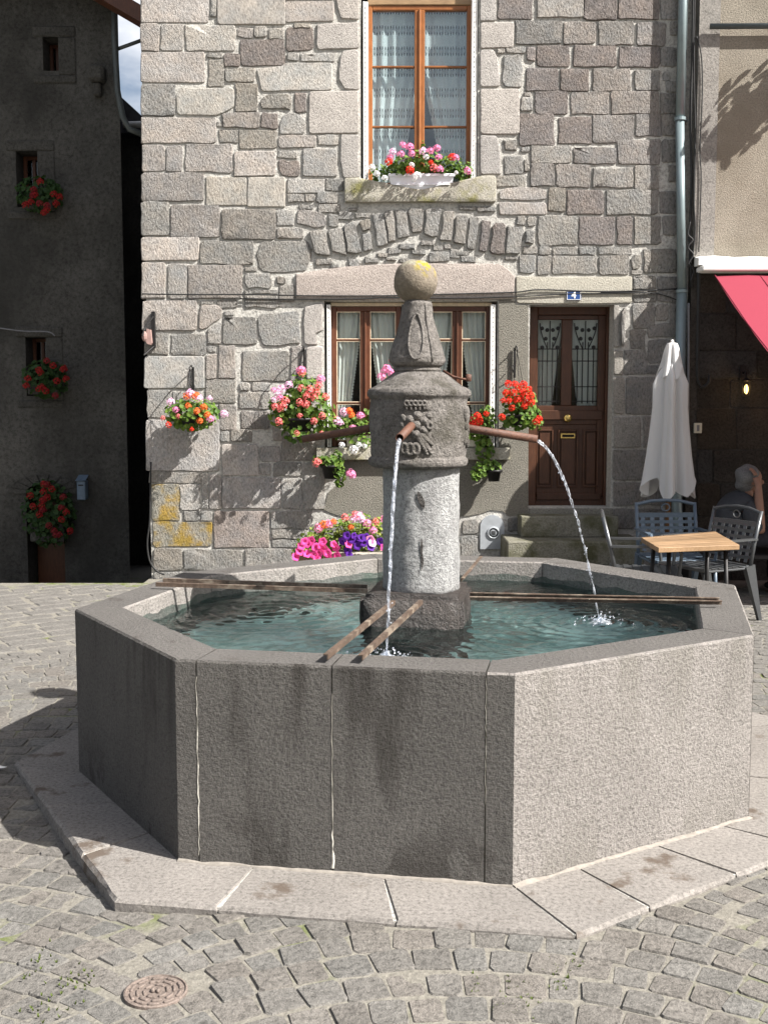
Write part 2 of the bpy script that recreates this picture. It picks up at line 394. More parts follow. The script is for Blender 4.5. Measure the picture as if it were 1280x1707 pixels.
PET = dict(pink=((.80,.20,.42),(.85,.38,.58)), pale=((.85,.48,.72),(.90,.62,.80)), red=((.70,.02,.015),(.80,.06,.03)), orange=((.85,.14,.03),(.88,.22,.06)),
           coral=((.85,.16,.17),(.88,.26,.24)), magenta=((.78,.04,.26),(.85,.12,.38)), purple=((.07,.015,.22),(.13,.03,.32)), white=((.82,.82,.82),(.9,.9,.9)), darkred=((.27,.014,.014),(.33,.025,.025)), shade=((.20,.018,.025),(.25,.025,.03)))  # darkred and shade are reds dimmed in colour for the shaded house
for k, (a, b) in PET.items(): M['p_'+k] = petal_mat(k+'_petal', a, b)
M['skin'] = plain('skin', (.24,.13,.09), .55, .3, var=.06)
M['hair'] = plain('grey_hair', (.13,.127,.124), .7, .2, var=.3, scale=90)
M['shirt'] = plain('grey_shirt_cloth', (.05,.052,.057), .9, .1, var=.1)
M['trousers'] = plain('dark_trousers_cloth', (.03,.03,.036), .9, .1)
M['castiron'] = stone_mat('rusty_cast_iron', (.175,.14,.12), scale=90, bump=.5, dist=.003, var=(.7,1.25), pits=.2, rough=.7, spec=.3)

# ------------------------------------------------------------------ ground, lane
FY = 10.65                                     # plane of the house front
def gh(x, y):                                  # the paving sinks a little at the left foot of the step
    return -.055*math.exp(-(((x+1.45)/.75)**2+((y-3.9)/.95)**2))
g = MB(); gx = [-30]+[-4+.2*i for i in range(41)]+[30]; gy = [-25]+[1+.2*i for i in range(46)]+[10.36]
g.add([(x, y, gh(x, y)-.004) for y in gy for x in gx], [(j*len(gx)+i, j*len(gx)+i+1, (j+1)*len(gx)+i+1, (j+1)*len(gx)+i) for j in range(len(gy)-1) for i in range(len(gx)-1)])
g.add([(-2.3,10.36,-.0075),(30,10.36,-.0075),(30,10.9,-.0075),(-2.3,10.9,-.0075)], [(0,1,2,3)])
square = tag(g.build('square_ground', M['joint'], fix=False), 'pale sandy jointed ground of the village square', kind='structure')
g = MB(); g.add([(-30,10.36,-.0075),(-2.3,10.36,-.0075),(-2.3,13.2,-.78),(-30,13.2,-.78)], [(0,1,2,3)])
g.add([(-30,13.2,-.78),(-2.3,13.2,-.78),(-2.3,40,-1.6),(-30,40,-1.6)], [(0,1,2,3)])
tag(g.build('lane', M['joint'], fix=False), 'lane dropping away beside the dark house', kind='structure')
g = MB(); g.add([(-250,-250,-1.7),(250,-250,-1.7),(250,250,-1.7),(-250,250,-1.7)], [(0,1,2,3)])
tag(g.build('terrain', M['far_ground'], fix=False), 'flat land round the village', kind='structure')

# basin plan: measured corners of the rim
def xy(px, py, z=.76): p = UZ(px, py, z); return Vector((p.x, p.y))
OC = [xy(125,1015), xy(292,1099), xy(858,1123), xy(1257,1058), xy(1225,975), xy(928,930), Vector((-.09,6.72)), xy(304,954)]
CEN = Vector((.155, 5.22))
def offset_poly(poly, d):
    """inward offset (counter-clockwise polygon)"""
    out = []; n = len(poly)
    for i in range(n):
        a, b, c = poly[i-1], poly[i], poly[(i+1) % n]
        t1 = (b-a).normalized(); t2 = (c-b).normalized(); n1 = Vector((-t1.y, t1.x)); n2 = Vector((-t2.y, t2.x))
        m = (n1+n2); m = m/m.dot(n1)
        out.append(b+m*d)
    return out
IC = offset_poly(OC, .20)
def inside(p, poly):
    r = False; n = len(poly)
    for i in range(n):
        a = poly[i]; b = poly[i-1]
        if (a.y > p.y) != (b.y > p.y) and p.x < (b.x-a.x)*(p.y-a.y)/(b.y-a.y)+a.x: r = not r
    return r
STEP_OUT = offset_poly(OC, -.36)
# measured front edges of the low step
STEP_OUT[1] = xy(192,1499,.016); STEP_OUT[2] = xy(960,1558,.016); STEP_OUT[0] = xy(15,1300,.016)+Vector((-.06,.25)); STEP_OUT[3] = STEP_OUT[3]+Vector((-.03,.03))
RIMZ, WATZ, STEPZ = .76, .645, .016
MANH = UZ(260,1650,0)

# setts: segmental arcs in strips that run away from the viewer
def sett_outline(rr):
    w = .5; h = .5; c = .09
    pts = [(-w+c,-h),(w-c,-h),(w,-h+c),(w,h-c),(w-c,h),(-w+c,h),(-w,h-c),(-w,-h+c)]
    return [(x+rr.uniform(-.05,.05), y+rr.uniform(-.05,.05)) for x, y in pts]
def sett_geo(rr):
    o = sett_outline(rr); v = []; f = []
    for (sc, z) in ((1.02,-.06),(1.0,-.0065),(.935,.001)):
        v += [(x*sc, y*sc, z+(rr.uniform(-.001,.001) if z > 0 else 0)) for x, y in o]
    for r_ in range(2):
        for k in range(8): f.append((r_*8+k, r_*8+(k+1) % 8, (r_+1)*8+(k+1) % 8, (r_+1)*8+k))
    f.append(tuple(range(16, 24)))
    return v, f
SV = [sett_geo(R) for _ in range(14)]
SM = []
for v, f in SV:
    me = bpy.data.meshes.new('sett'); me.from_pydata(v, [], f); me.materials.append(M['sett']); SM.append(me)
setts = []
W_, RAD = 1.9, 1.9/math.sqrt(2)
for si in range(-4, 5):
    xc = .22+W_*si; pitch = .132; y0 = .3+R.uniform(0,.1); k = 0
    while y0+RAD*.7 < 10.4:
        th = -pi/4+R.uniform(0,.03)
        while th < pi/4:
            step = (.105+R.uniform(-.012,.030))/RAD
            if th+step > pi/4+.02: break
            tm = th+step/2; wob = mnoise.noise(Vector((tm*3, y0*2, si)))*.03+R.gauss(0,.003)
            x = xc+RAD*math.sin(tm); y = y0+RAD*math.cos(tm)+wob
            setts.append((x, y, -tm, step*RAD-.006, pitch*math.cos(tm)*R.uniform(.93,1.0)-.004))
            th += step
        y0 += pitch*R.uniform(.97,1.03)
# larger rectangular paving in slanting rows by the lane
keep = []
def slabzone(x, y): return y > 7.55+.25*(x+1.5) and x < -1.0
for s in setts:
    p = Vector((s[0], s[1]))
    if p.y < 2.35 or abs(p.x) > .55*p.y+1.2 or p.y > 10.3: continue
    if inside(p, offset_poly(STEP_OUT, .03)) or slabzone(p.x, p.y): continue
    if (p-Vector((MANH.x, MANH.y))).length < .110: continue
    keep.append((s, 0))
ca, sa = math.cos(.62), math.sin(.62)
v_ = -4.0
while v_ < 16:
    hh = R.uniform(.15,.21); u_ = -14+R.uniform(0,.3)
    while u_ < 10:
        ww = R.uniform(.22,.40); x = (u_+ww/2)*ca-(v_+hh/2)*sa; y = (u_+ww/2)*sa+(v_+hh/2)*ca
        if slabzone(x, y) and -6 < x < -1.0 and y < 10.25 and not inside(Vector((x, y)), offset_poly(STEP_OUT, -.16)):
            keep.append(((x, y, .62, ww-.022, hh-.022), 1))
        u_ += ww
    v_ += hh
def sett_color(rr):
    b = rr.uniform(.91,1.09); w = rr.uniform(-.003,.006)
    return ((.150+w)*b, .142*b, (.130-w*.6)*b, 1)
def seen(s):
    x, y = s[0], s[1]
    px = 640+FPX*x/(y*math.cos(PITCH)+.15); d = Vector((x, y-.2, 0)).length
    vis = -15 < px < 1295 and y > 2.75
    if y > 5 and -1.4 < x < 1.8: vis = False
    return (0 if vis else 50)+d
keep.sort(key=lambda k: seen(k[0]))
field = MB()
for i, (s, kind) in enumerate(keep):
    x, y, a, w, h = s; vi = R.randrange(14)
    z = gh(x, y)+R.uniform(-.004,.003); tx, ty = R.uniform(-.022,.022), R.uniform(-.022,.022); a += R.uniform(-.06,.06)
    if i < 300:
        o = link('sett', SM[vi], square, (x, y, z), sett_color(R)); o.rotation_euler = (tx, ty, a); o.scale = (w, h, 1)
    else:
        c, s_ = math.cos(a), math.sin(a); v, f = SV[vi]
        field.add([(x+c*vx*w-s_*vy*h, y+s_*vx*w+c*vy*h, z+vz+vx*w*ty+vy*h*tx) for vx, vy, vz in v], f)
o = field.build('sett_field', M['sett'], square, fix=False); o.color = (.150,.142,.130,1); o['kind'] = 'stuff'

# tufts of moss and grass in the joints
mb = MB()
for (px, py, n, sp) in ((930,1625,26,.05),(870,1660,26,.07),(960,1600,10,.03),(790,1640,8,.03),(120,1640,26,.09),(60,1690,16,.08),(60,1610,12,.06),(840,1690,14,.05),(1265,1110,10,.06)):
    c = UZ(px, py, 0)
    for _ in range(n):
        x = c.x+R.gauss(0,sp*.35); y = c.y+R.gauss(0,sp)
        for __ in range(5):
            a = R.uniform(0,6.28); l = R.uniform(.003,.009); w = .003
            dx, dy = math.cos(a), math.sin(a)
            mb.add([(x-dy*w,y+dx*w,-.006),(x+dy*w,y-dx*w,-.006),(x+dx*l,y+dy*l,R.uniform(.0,.006))], [(0,1,2)])
tag(mb.build('moss_tufts', plain('joint_moss', (.075,.10,.025), .9, .05), fix=False), 'green moss growing between the setts', 'moss', kind='stuff')

# ------------------------------------------------------------------ the stone house
house = thing('stone_house', 'sunlit grey stone house with two windows, brown door and blue number plate', 'house', (.3,10.65,0))
def fx(px, py, Y=FY): return UY(px, py, Y).x
def fz(py, Y=FY): return UY(640, py, Y).z
def rect(px0, py0, px1, py1, Y=FY):
    m = (py0+py1)/2
    return fx(px0, m, Y), fz(py1, Y), fx(px1, m, Y), fz(py0, Y)      # x0, z0, x1, z1
XL, XR, ZT = -2.275, 2.93, 10.2
OPEN = [rect(601,-190,797,316), rect(541,502,828,747), rect(881,508,1020,846)]
xs = sorted({XL, XR, *[v for o in OPEN for v in (o[0], o[2])]}); zs = sorted({-.25, ZT, *[v for o in OPEN for v in (o[1], o[3])]})
def is_open(x, z): return any(o[0] < x < o[2] and o[1] < z < o[3] for o in OPEN)
mb = MB(); DEP = .34
for i in range(len(xs)-1):
    for j in range(len(zs)-1):
        x0, x1, z0, z1 = xs[i], xs[i+1], zs[j], zs[j+1]; cx, cz = (x0+x1)/2, (z0+z1)/2
        if is_open(cx, cz): continue
        mb.add([(x0,FY,z0),(x1,FY,z0),(x1,FY,z1),(x0,FY,z1)], [(0,1,2,3)])
        mb.add([(x0,FY+DEP,z0),(x1,FY+DEP,z0),(x1,FY+DEP,z1),(x0,FY+DEP,z1)], [(3,2,1,0)])
        for (nx, nz, q) in ((x0-.001,cz,((x0,z1),(x0,z0))),(x1+.001,cz,((x1,z0),(x1,z1))),(cx,z0-.001,((x0,z0),(x1,z0))),(cx,z1+.001,((x1,z1),(x0,z1)))):
            if is_open(nx, nz):
                (a, b), (c, d) = q; mb.add([(a,FY,b),(c,FY,d),(c,FY+DEP,d),(a,FY+DEP,b)], [(3,2,1,0)])
mb.build('front_wall', M['mortar'], house)
mb = MB(); mb.box(XL, FY+.02, -1.5, XL+.3, 19, ZT); mb.box(XR-.3, FY+DEP+.002, -.2, XR-.01, 19, ZT); mb.box(XL+.3, 18.7, -1, XR-.3, 19, ZT)
mb.box(XL+.3, FY+DEP+.01, 2.9, XR-.3, 18.7, 3.05); mb.box(XL+.3, FY+DEP+.01, -.3, XR-.3, 18.7, -.1)
mb.build('side_wall', M['mortar'], house)
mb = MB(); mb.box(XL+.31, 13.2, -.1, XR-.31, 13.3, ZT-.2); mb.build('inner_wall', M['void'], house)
mb = MB()
hw = (XR-XL)/2; cxh = (XR+XL)/2
mb.add([(XL-.15,FY-.3,ZT),(XR+.0,FY-.3,ZT),(XR+.0,14.8,ZT+2.6),(XL-.15,14.8,ZT+2.6),(XL-.15,FY-.3,ZT+.15),(XR+.0,FY-.3,ZT+.15),(XR+.0,14.8,ZT+2.75),(XL-.15,14.8,ZT+2.75)],
       [(3,2,1,0),(4,5,6,7),(0,1,5,4),(1,2,6,5),(2,3,7,6),(3,0,4,7)])
mb.add([(XL-.15,19.3,ZT),(XR,19.3,ZT),(XR,14.81,ZT+2.6),(XL-.15,14.81,ZT+2.6),(XL-.15,19.3,ZT+.15),(XR,19.3,ZT+.15),(XR,14.81,ZT+2.75),(XL-.15,14.81,ZT+2.75)],
       [(3,2,1,0),(4,5,6,7),(0,1,5,4),(1,2,6,5),(2,3,7,6),(3,0,4,7)])
mb.build('roof', M['slate'], house)

# --- the individual stones, drawn from the photograph onto the wall's plane
PAL = dict(p=(.345,.321,.300), g=(.350,.336,.312), d=(.300,.285,.265), r=(.274,.244,.228), b=(.342,.320,.286), l=(.385,.370,.346), s=(.332,.328,.316), y=(.34,.32,.27), w=(.375,.355,.328))
def outline(poly, rr, jit):
    """resample, round the corners, roughen"""
    n = len(poly); pts = []
    for i in range(n):
        a = Vector(poly[i-1]); b = Vector(poly[i]); c = Vector(poly[(i+1) % n])
        la = (a-b).length; lc = (c-b).length; k = min(.024, la*.24, lc*.24)*rr.uniform(.4,1.3)
        p1 = b+(a-b).normalized()*k; p2 = b+(c-b).normalized()*k
        pts += [(p1, k), (p1*.25+b*.5+p2*.25, k), (p2, k)]
        seg = (c-b).length
        m = int(seg/.13)
        for q in range(1, m+1):
            f = q/(m+1); pts.append((b.lerp(c, f), .03))
    out = []
    for i, (p, k) in enumerate(pts):
        j = max(-1.6, min(1.6, rr.gauss(0,1)))*min(jit, k*.22), max(-1.6, min(1.6, rr.gauss(0,1)))*min(jit, k*.22)
        out.append(Vector((p.x+j[0], p.y+j[1])))
    return out
def stone(poly, col='p', depth=None, rough=.8, jit=None, parent=None, name='stone', mat=None, Y=FY, px=True, smooth_top=False):
    if px: P = [(fx(x, y, Y), fz(y, Y)) for x, y in poly]
    else: P = poly
    ar = sum(P[i-1][0]*P[i][1]-P[i][0]*P[i-1][1] for i in range(len(P)))
    if ar < 0: P = P[::-1]
    xs_ = [p[0] for p in P]; zs_ = [p[1] for p in P]; size = min(max(xs_)-min(xs_), max(zs_)-min(zs_))
    if jit is None: jit = .0046*rough+.0006
    o = outline(P, R, jit); n = len(o)
    d = depth if depth is not None else R.uniform(.008,.017)
    c = sum(o, Vector((0,0)))/n
    v = []; f = []
    inset = min(.005, size*.12)
    for (kind, yy) in (('o', .012), ('o', -d*.5), ('i', -d), ('j', -d*1.03), ('c', -d*1.05)):
        for p in o:
            q = p
            if kind == 'i': q = p+(c-p).normalized()*inset*R.uniform(.6,1.3)
            if kind == 'j': q = p+(c-p).normalized()*inset*2.2
            if kind == 'c': q = p.lerp(c, .5)
            v.append((q.x, Y+yy+(R.gauss(0,.0012*rough) if kind in 'ij' and not smooth_top else 0), q.y))
    v.append((c.x, Y-d*1.1, c.y))
    for r_ in range(4):
        for k in range(n): f.append((r_*n+k, r_*n+(k+1) % n, (r_+1)*n+(k+1) % n, (r_+1)*n+k))
    for k in range(n): f.append((4*n+k, 4*n+(k+1) % n, 5*n))
    me = bpy.data.meshes.new(name); me.from_pydata(v, [], f); me.polygons.foreach_set('use_smooth', [True]*len(f))
    me.materials.append(mat or M['facade_y' if col == 'y' else 'facade'])
    base = PAL[col] if isinstance(col, str) else col
    k = R.uniform(.93,1.08); h = R.uniform(-.006,.006)
    return link(name, me, parent or house, None, ((base[0]+h)*k, base[1]*k, (base[2]-h)*k, rough))
def q(x0, y0, x1, y1):
    e = .9; x0 -= .8; x1 += .8; y0 -= .7; y1 += .7
    return [(x0+R.uniform(-e,e), y0+R.uniform(-e,e)), (x1+R.uniform(-e,e), y0+R.uniform(-e,e)), (x1+R.uniform(-e,e), y1+R.uniform(-e,e)), (x0+R.uniform(-e,e), y1+R.uniform(-e,e))]

STONES = """
p.5 235 -60 300 -18|g.7 304 -60 420 -30|p.6 424 -60 590 -34
p.5 236 -14 347 37|g.8 352 -5 360 29|d.2 363 -26 475 41|p.3 475 -30 556 -1|p.3 475 3 556 36
p.8 236 40 265 85|d.6 269 41 306 85|p.8 396 48 422 62|g.8 425 45 445 62|g.8 448 49 473 65|r.9 478 47 521 84|b.7 491 41 518 46
p.5 236 88 341 138|g.8 346 89 371 96|b.9 348 99 374 144|r.9 375 90 400 111|r1 402 66 474 110|b.8 376 114 425 136|g.6 480 89 498 101|g.6 501 89 558 102
s1 236 141 291 194|b1 393 140 429 186|r.9 492 155 510 187|p.9 371 189 432 213|r.9 435 189 463 214
p.7 236 197 360 238|g.8 362 203 371 211|g.9 367 217 397 238|b1 399 218 461 248|p.6 465 227 526 246|l.7 530 225 563 242
p.8 237 242 275 286|p.8 278 243 304 286|p.8 310 241 388 287|p.5 391 253 459 293|g.8 464 251 495 264|d.4 505 248 561 294
p.9 237 289 340 335|b.4 344 295 411 342|b.3 414 296 475 345|s.6 480 298 541 321|g1 544 298 572 319
l1 480 325 507 337|l1 509 325 524 336|l1 529 321 563 338|l1 532 341 566 354|l1 500 341 522 348
g1 237 337 281 392|p1 286 343 366 395|d1 371 350 458 399|l.8 462 350 490 376|l1 462 381 506 398
l1 549 357 563 378|l1 564 354 588 366|d.9 582 347 595 352|l1 593 355 615 363
p.5 237 396 331 434|g1 335 402 423 440
p.7 237 437 275 497|d.7 281 440 311 497|p1 315 443 403 497|l1 409 446 428 451|l1 409 457 452 480|l1 409 484 463 490|l1 408 493 463 512|l1 466 475 491 503|d1 462 462 475 473
l1 364 500 395 513|g.8 335 502 355 506|l.8 374 519 390 526|p.7 239 501 328 550|g1 372 527 427 574
g1 242 555 281 591|g1 286 558 343 592|l.8 347 577 359 587|p.8 366 576 392 631|p.7 344 591 361 631|g.9 405 586 481 635|p.7 486 577 503 637
g.3 242 595 341 647|g.9 343 634 393 672|l.8 400 638 417 651|l.8 421 638 450 651|l1 399 655 451 681|p1 402 686 449 714
g.8 246 651 285 696|g.8 289 653 336 696|p.8 367 676 394 716|l.9 369 720 383 737|l1 386 717 420 737|p.7 455 690 505 735
p.5 245 700 366 785|p.4 371 741 431 792|p.6 434 745 467 769|w.9 471 720 526 768|w.7 434 773 452 792|l1 456 772 503 792
p.5 372 796 467 847|l.7 471 797 504 848|g.6 508 772 541 849
w.9 250 788 337 804|l.8 338 790 347 848|p.7 350 792 369 849
y1 254 808 299 868|w.8 302 808 334 850|g1 307 853 332 867|g.8 336 853 353 867
y1 256 871 353 911|r.6 358 852 448 913|l.9 452 853 520 881|l1 453 884 512 897|l1 455 900 505 912
b1 257 914 304 950|g1 308 917 404 949|w1 409 915 494 947|g1 500 915 640 950
g1 258 953 330 970|g1 335 953 450 972|g1 455 950 600 970
r1 829 -24 886 31|d.5 894 -24 971 29|r1 974 -24 1027 33|r.9 1030 -24 1098 33|d.7 1101 -20 1128 33
d1 859 35 935 72|p1 939 37 992 73|d1 997 36 1055 75|p1 1062 38 1108 76|g.8 1117 37 1128 58
l.8 828 82 840 89|l.8 844 79 875 88|r.7 878 79 891 101|r1 894 76 949 111|r.9 956 77 1026 112|r.9 1031 78 1098 111|d.8 1101 80 1126 110
r1 876 115 929 151|r1 934 116 980 151|p1 987 115 1051 152|w1 1057 118 1099 150|g.7 1105 120 1116 134|g.7 1110 136 1126 154
d.8 873 155 884 161|l.8 868 163 885 186|r1 891 153 946 191|p1 952 154 1014 190|p1 1018 153 1098 190|d.8 1101 156 1126 190
r1 865 191 923 243|r1 930 196 985 240|p1 987 193 1055 238|p1 1060 190 1100 227|d.8 1103 192 1126 226
w1 840 234 861 250|d.8 868 246 882 254|w1 884 243 951 271|p1 956 246 1025 273|p1 1030 233 1100 273|d.8 1103 233 1126 270
s1 841 260 871 290|g.9 875 266 881 286|p1 885 273 922 310|p1 927 275 983 312|w1 988 280 1054 313|w1 1058 276 1096 316|d.8 1114 276 1127 303
b.8 827 294 874 312|p.4 831 338 910 358|b1 914 314 941 352|r1 945 317 1004 358|g1 1010 317 1096 358|d.8 1100 320 1127 356
g.9 862 362 874 375|g.9 879 362 892 377|g1 897 360 961 409|r1 965 362 1022 408|r1 1028 362 1052 407|g1 1056 362 1100 408|d.8 1106 361 1127 392
l1 872 411 894 423|l1 898 411 917 424|l1 921 412 961 424|l1 964 412 991 424|l1 996 412 1052 424
l1 865 427 891 454|l1 896 426 917 458|l1 921 427 993 457|l1 998 427 1048 458|l1 1052 451 1068 458|g1 1072 415 1124 455
g1 1055 461 1092 482|d.8 1095 461 1128 482|g1 1055 485 1092 503|d.8 1095 486 1128 503
w1 1054 507 1090 546|d.7 1093 507 1112 535|d.7 1115 505 1128 540|w1 1051 550 1075 581|d.7 1079 540 1126 562|d.8 1080 567 1120 605|d.8 1076 609 1126 624
l.9 1041 585 1078 624|d.8 1043 629 1126 690|d.7 1072 695 1126 746|d.8 1022 751 1126 800|d.8 1022 804 1126 842|d.9 1020 848 1060 880|d.9 1064 848 1126 880
"""
for ln in STONES.strip().split('\n'):
    for it in ln.split('|'):
        a = it.split(); stone(q(*map(float, a[1:5])), a[0][0], rough=float(a[0][1:]))
POLYS = [  # stones with a shape of their own
 ('g',.6,[(308,41),(352,43),(392,40),(395,58),(391,66),(394,85),(312,86),(308,60)]),
 ('g',.4,[(427,116),(468,111),(479,105),(554,105),(554,150),(437,153)]),
 ('b',.4,[(300,147),(391,147),(391,178),(372,189),(361,193),(295,191),(294,160)]),
 ('b',1,[(437,164),(450,157),(484,158),(486,175),(484,184),(437,181),(433,172)]),
 ('s',.8,[(471,193),(485,187),(501,192),(510,203),(508,223),(466,223),(467,206)]),
 ('r',.9,[(464,267),(473,266),(478,269),(498,268),(501,286),(498,294),(471,294),(465,283)]),
 ('p',.9,[(497,350),(508,349),(541,355),(543,378),(528,381),(494,373)]),
 ('g',1,[(435,403),(470,402),(512,402),(521,415),(518,430),(508,452),(470,455),(432,451),(428,425)]),
 ('p',.8,[(336,507),(364,509),(371,515),(369,530),(346,547),(336,550),(332,546),(333,519)]),
 ('l',1,[(430,532),(436,523),(497,519),(501,573),(470,576),(440,577),(432,560)]),
 ('w',.8,[(347,548),(369,534),(369,573),(347,574)]),
 ('s',.8,[(838,93),(868,91),(871,118),(869,146),(841,146),(836,136),(840,112)]),
 ('p',.5,[(831,319),(848,313),(870,311),(895,313),(910,318),(909,333),(870,335),(832,332)]),
 ('b',.9,[(1049,434),(1057,424),(1067,425),(1069,438),(1064,448),(1054,450)]),
]
for c, r_, p in POLYS: stone(p, c, rough=r_)
for i, p in enumerate([  # relieving arch
 [(515,386),(543,384),(551,425),(543,427),(526,424)], [(547,383),(571,380),(579,426),(570,424),(553,420)], [(573,376),(592,371),(603,421),(593,424),(579,422)],
 [(598,369),(617,366),(617,383),(604,387)], [(602,391),(618,388),(621,416),(606,420)], [(620,358),(637,355),(646,409),(629,413)], [(640,352),(655,351),(659,402),(648,405)],
 [(657,348),(677,350),(683,394),(662,399)], [(680,348),(706,347),(703,387),(686,389)], [(709,348),(736,349),(729,394),(720,396),(706,389)], [(740,350),(758,352),(752,402),(733,402)],
 [(761,358),(780,361),(774,409),(755,406)], [(783,362),(800,362),(792,416),(778,415)], [(803,367),(818,369),(811,420),(798,419)], [(821,372),(842,373),(840,424),(817,425)],
 [(845,377),(873,380),(865,424),(842,425)], [(876,381),(892,386),(888,408),(875,406)]]):
    stone(p, 'r' if i in (13,14) else ('b' if i in (3,) else 'l'), depth=R.uniform(.02,.034), rough=1)
for (x0,y0,x1,y1) in [(527,433,554,441),(552,441,565,446),(582,433,600,443),(609,430,630,438),(630,422,645,429),(648,414,668,423),(666,407,690,415),(687,417,708,424),(645,430,660,435),(666,431,680,437),
   (701,403,722,409),(716,421,748,436),(722,411,737,418),(750,416,765,430),(768,427,792,436),(740,408,752,414),(761,420,780,425),(842,428,862,432),(795,345,825,352),(765,344,792,349),(540,452,0,0)]:
    if x1: stone(q(x0,y0,x1,y1), 'l', depth=R.uniform(.012,.022), rough=1)
# smooth dressed jamb stones, sill, lintels
JAMBS = [[(561,-60),(598,-60),(598,33),(568,32),(560,0)], [(528,41),(598,37),(598,81),(528,83)], [(572,85),(598,83),(598,150),(575,150),(565,133),(565,112),(569,91)], [(515,153),(598,152),(598,223),(515,223)],
  [(568,225),(598,225),(598,297),(573,297),(567,270)], [(800,-60),(826,-60),(827,36),(800,36)], [(800,38),(856,38),(856,80),(800,81)], [(800,83),(822,83),(830,101),(833,145),(800,146)], [(800,148),(866,149),(865,224),(800,224)], [(800,226),(829,227),(834,260),(834,291),(800,291)],
  [(508,512),(534,505),(538,507),(538,551),(526,556),(530,575),(508,575),(506,540)], [(511,578),(538,578),(538,632),(511,632)], [(511,636),(538,636),(538,688),(512,688)], [(512,692),(538,692),(538,742),(530,742),(512,735)]]
for p in JAMBS: stone(p, (.36,.335,.31), depth=.016, rough=.18, name='jamb_stone', mat=M['dressed'], smooth_top=True, jit=.0022)
stone([(493,457),(530,451),(575,445),(630,441),(700,439),(760,440),(832,440),(845,448),(857,460),(856,499),(700,500),(560,500),(494,498)], (.335,.295,.270), depth=.024, rough=.2, name='window_lintel', mat=M['dressed'], smooth_top=True, jit=.0015)
stone([(859,461),(930,462),(1052,461),(1052,505),(960,507),(860,505)], (.41,.385,.325), depth=.020, rough=.2, name='door_lintel', mat=M['dressed'], smooth_top=True, jit=.0015)
stone([(574,298),(599,298),(599,317),(801,317),(801,294),(826,294),(826,338),(575,338)], (.34,.32,.27), depth=.045, rough=.2, name='window_sill', mat=M['sillstone'], smooth_top=True, jit=.0015)
# right jamb of the doorway
for p in ([(1022,509),(1031,509),(1031,579),(1022,579)], [(1022,584),(1038,584),(1038,625),(1022,625)], [(1022,629),(1040,629),(1040,690),(1022,690)], [(1022,695),(1067,695),(1067,746),(1022,746)]):
    stone(p, (.27,.25,.22), depth=.016, rough=.3, name='jamb_stone', mat=M['dressed'])
stone([(1034,520),(1040,512),(1041,560),(1038,578),(1034,575)], 'l', depth=.05, rough=1)
# grey roughcast under and beside the lower window
def panel(poly, d, mat, name, parent=house, Y=FY):
    mb = MB(); mb.fprism([(fx(x, y, Y), fz(y, Y)) for x, y in poly], Y-d, Y+.002); return mb.build(name, mat, parent)
panel([(831,500),(858,500),(858,508),(880,508),(880,858),(846,860),(838,852),(818,850),(800,856),(780,860),(740,862),(600,866),(560,858),(540,850),(548,820),(570,800),(545,775),(531,766),(831,766)], .010, M['roughcast'], 'roughcast_patch')
x0,z0,x1,z1 = rect(528,746,848,766); mb = MB(); mb.bbox(x0, FY-.09, z0, x1, FY+.16, z1, .006); mb.build('window_sill', M['sillstone'], house)
for (x0_,y0_,x1_,y1_) in ((770,866,797,890),(768,893,797,935),(846,864,868,885),(650,870,765,900),(520,872,645,895),(640,903,765,940)):
    stone(q(x0_,y0_,x1_,y1_), 'g', rough=1)

# ------------------------------------------------------------------ windows and door of the house
def sheet(mb, x0, x1, z0, z1, Y, waves, amp, edge=None, nx=40, nz=16, ph=0.0):
    """hanging cloth; edge(t) gives (left, right) limits for height fraction t (0 = top)"""
    vs = []; fs = []
    for j in range(nz+1):
        t = j/nz; z = z1+(z0-z1)*t
        a, b = (x0, x1) if edge is None else edge(t)
        for i in range(nx+1):
            s = i/nx; x = a+(b-a)*s
            y = Y+amp*math.sin(waves*2*pi*s+ph+.5*math.sin(3*t+s*4))*(.55+.45*t)+amp*.35*math.sin(waves*4.7*s+ph*2)
            vs.append((x, y, z))
    for j in range(nz):
        for i in range(nx):
            a = j*(nx+1)+i; fs.append((a, a+nx+1, a+nx+2, a+1))
    mb.add(vs, fs)

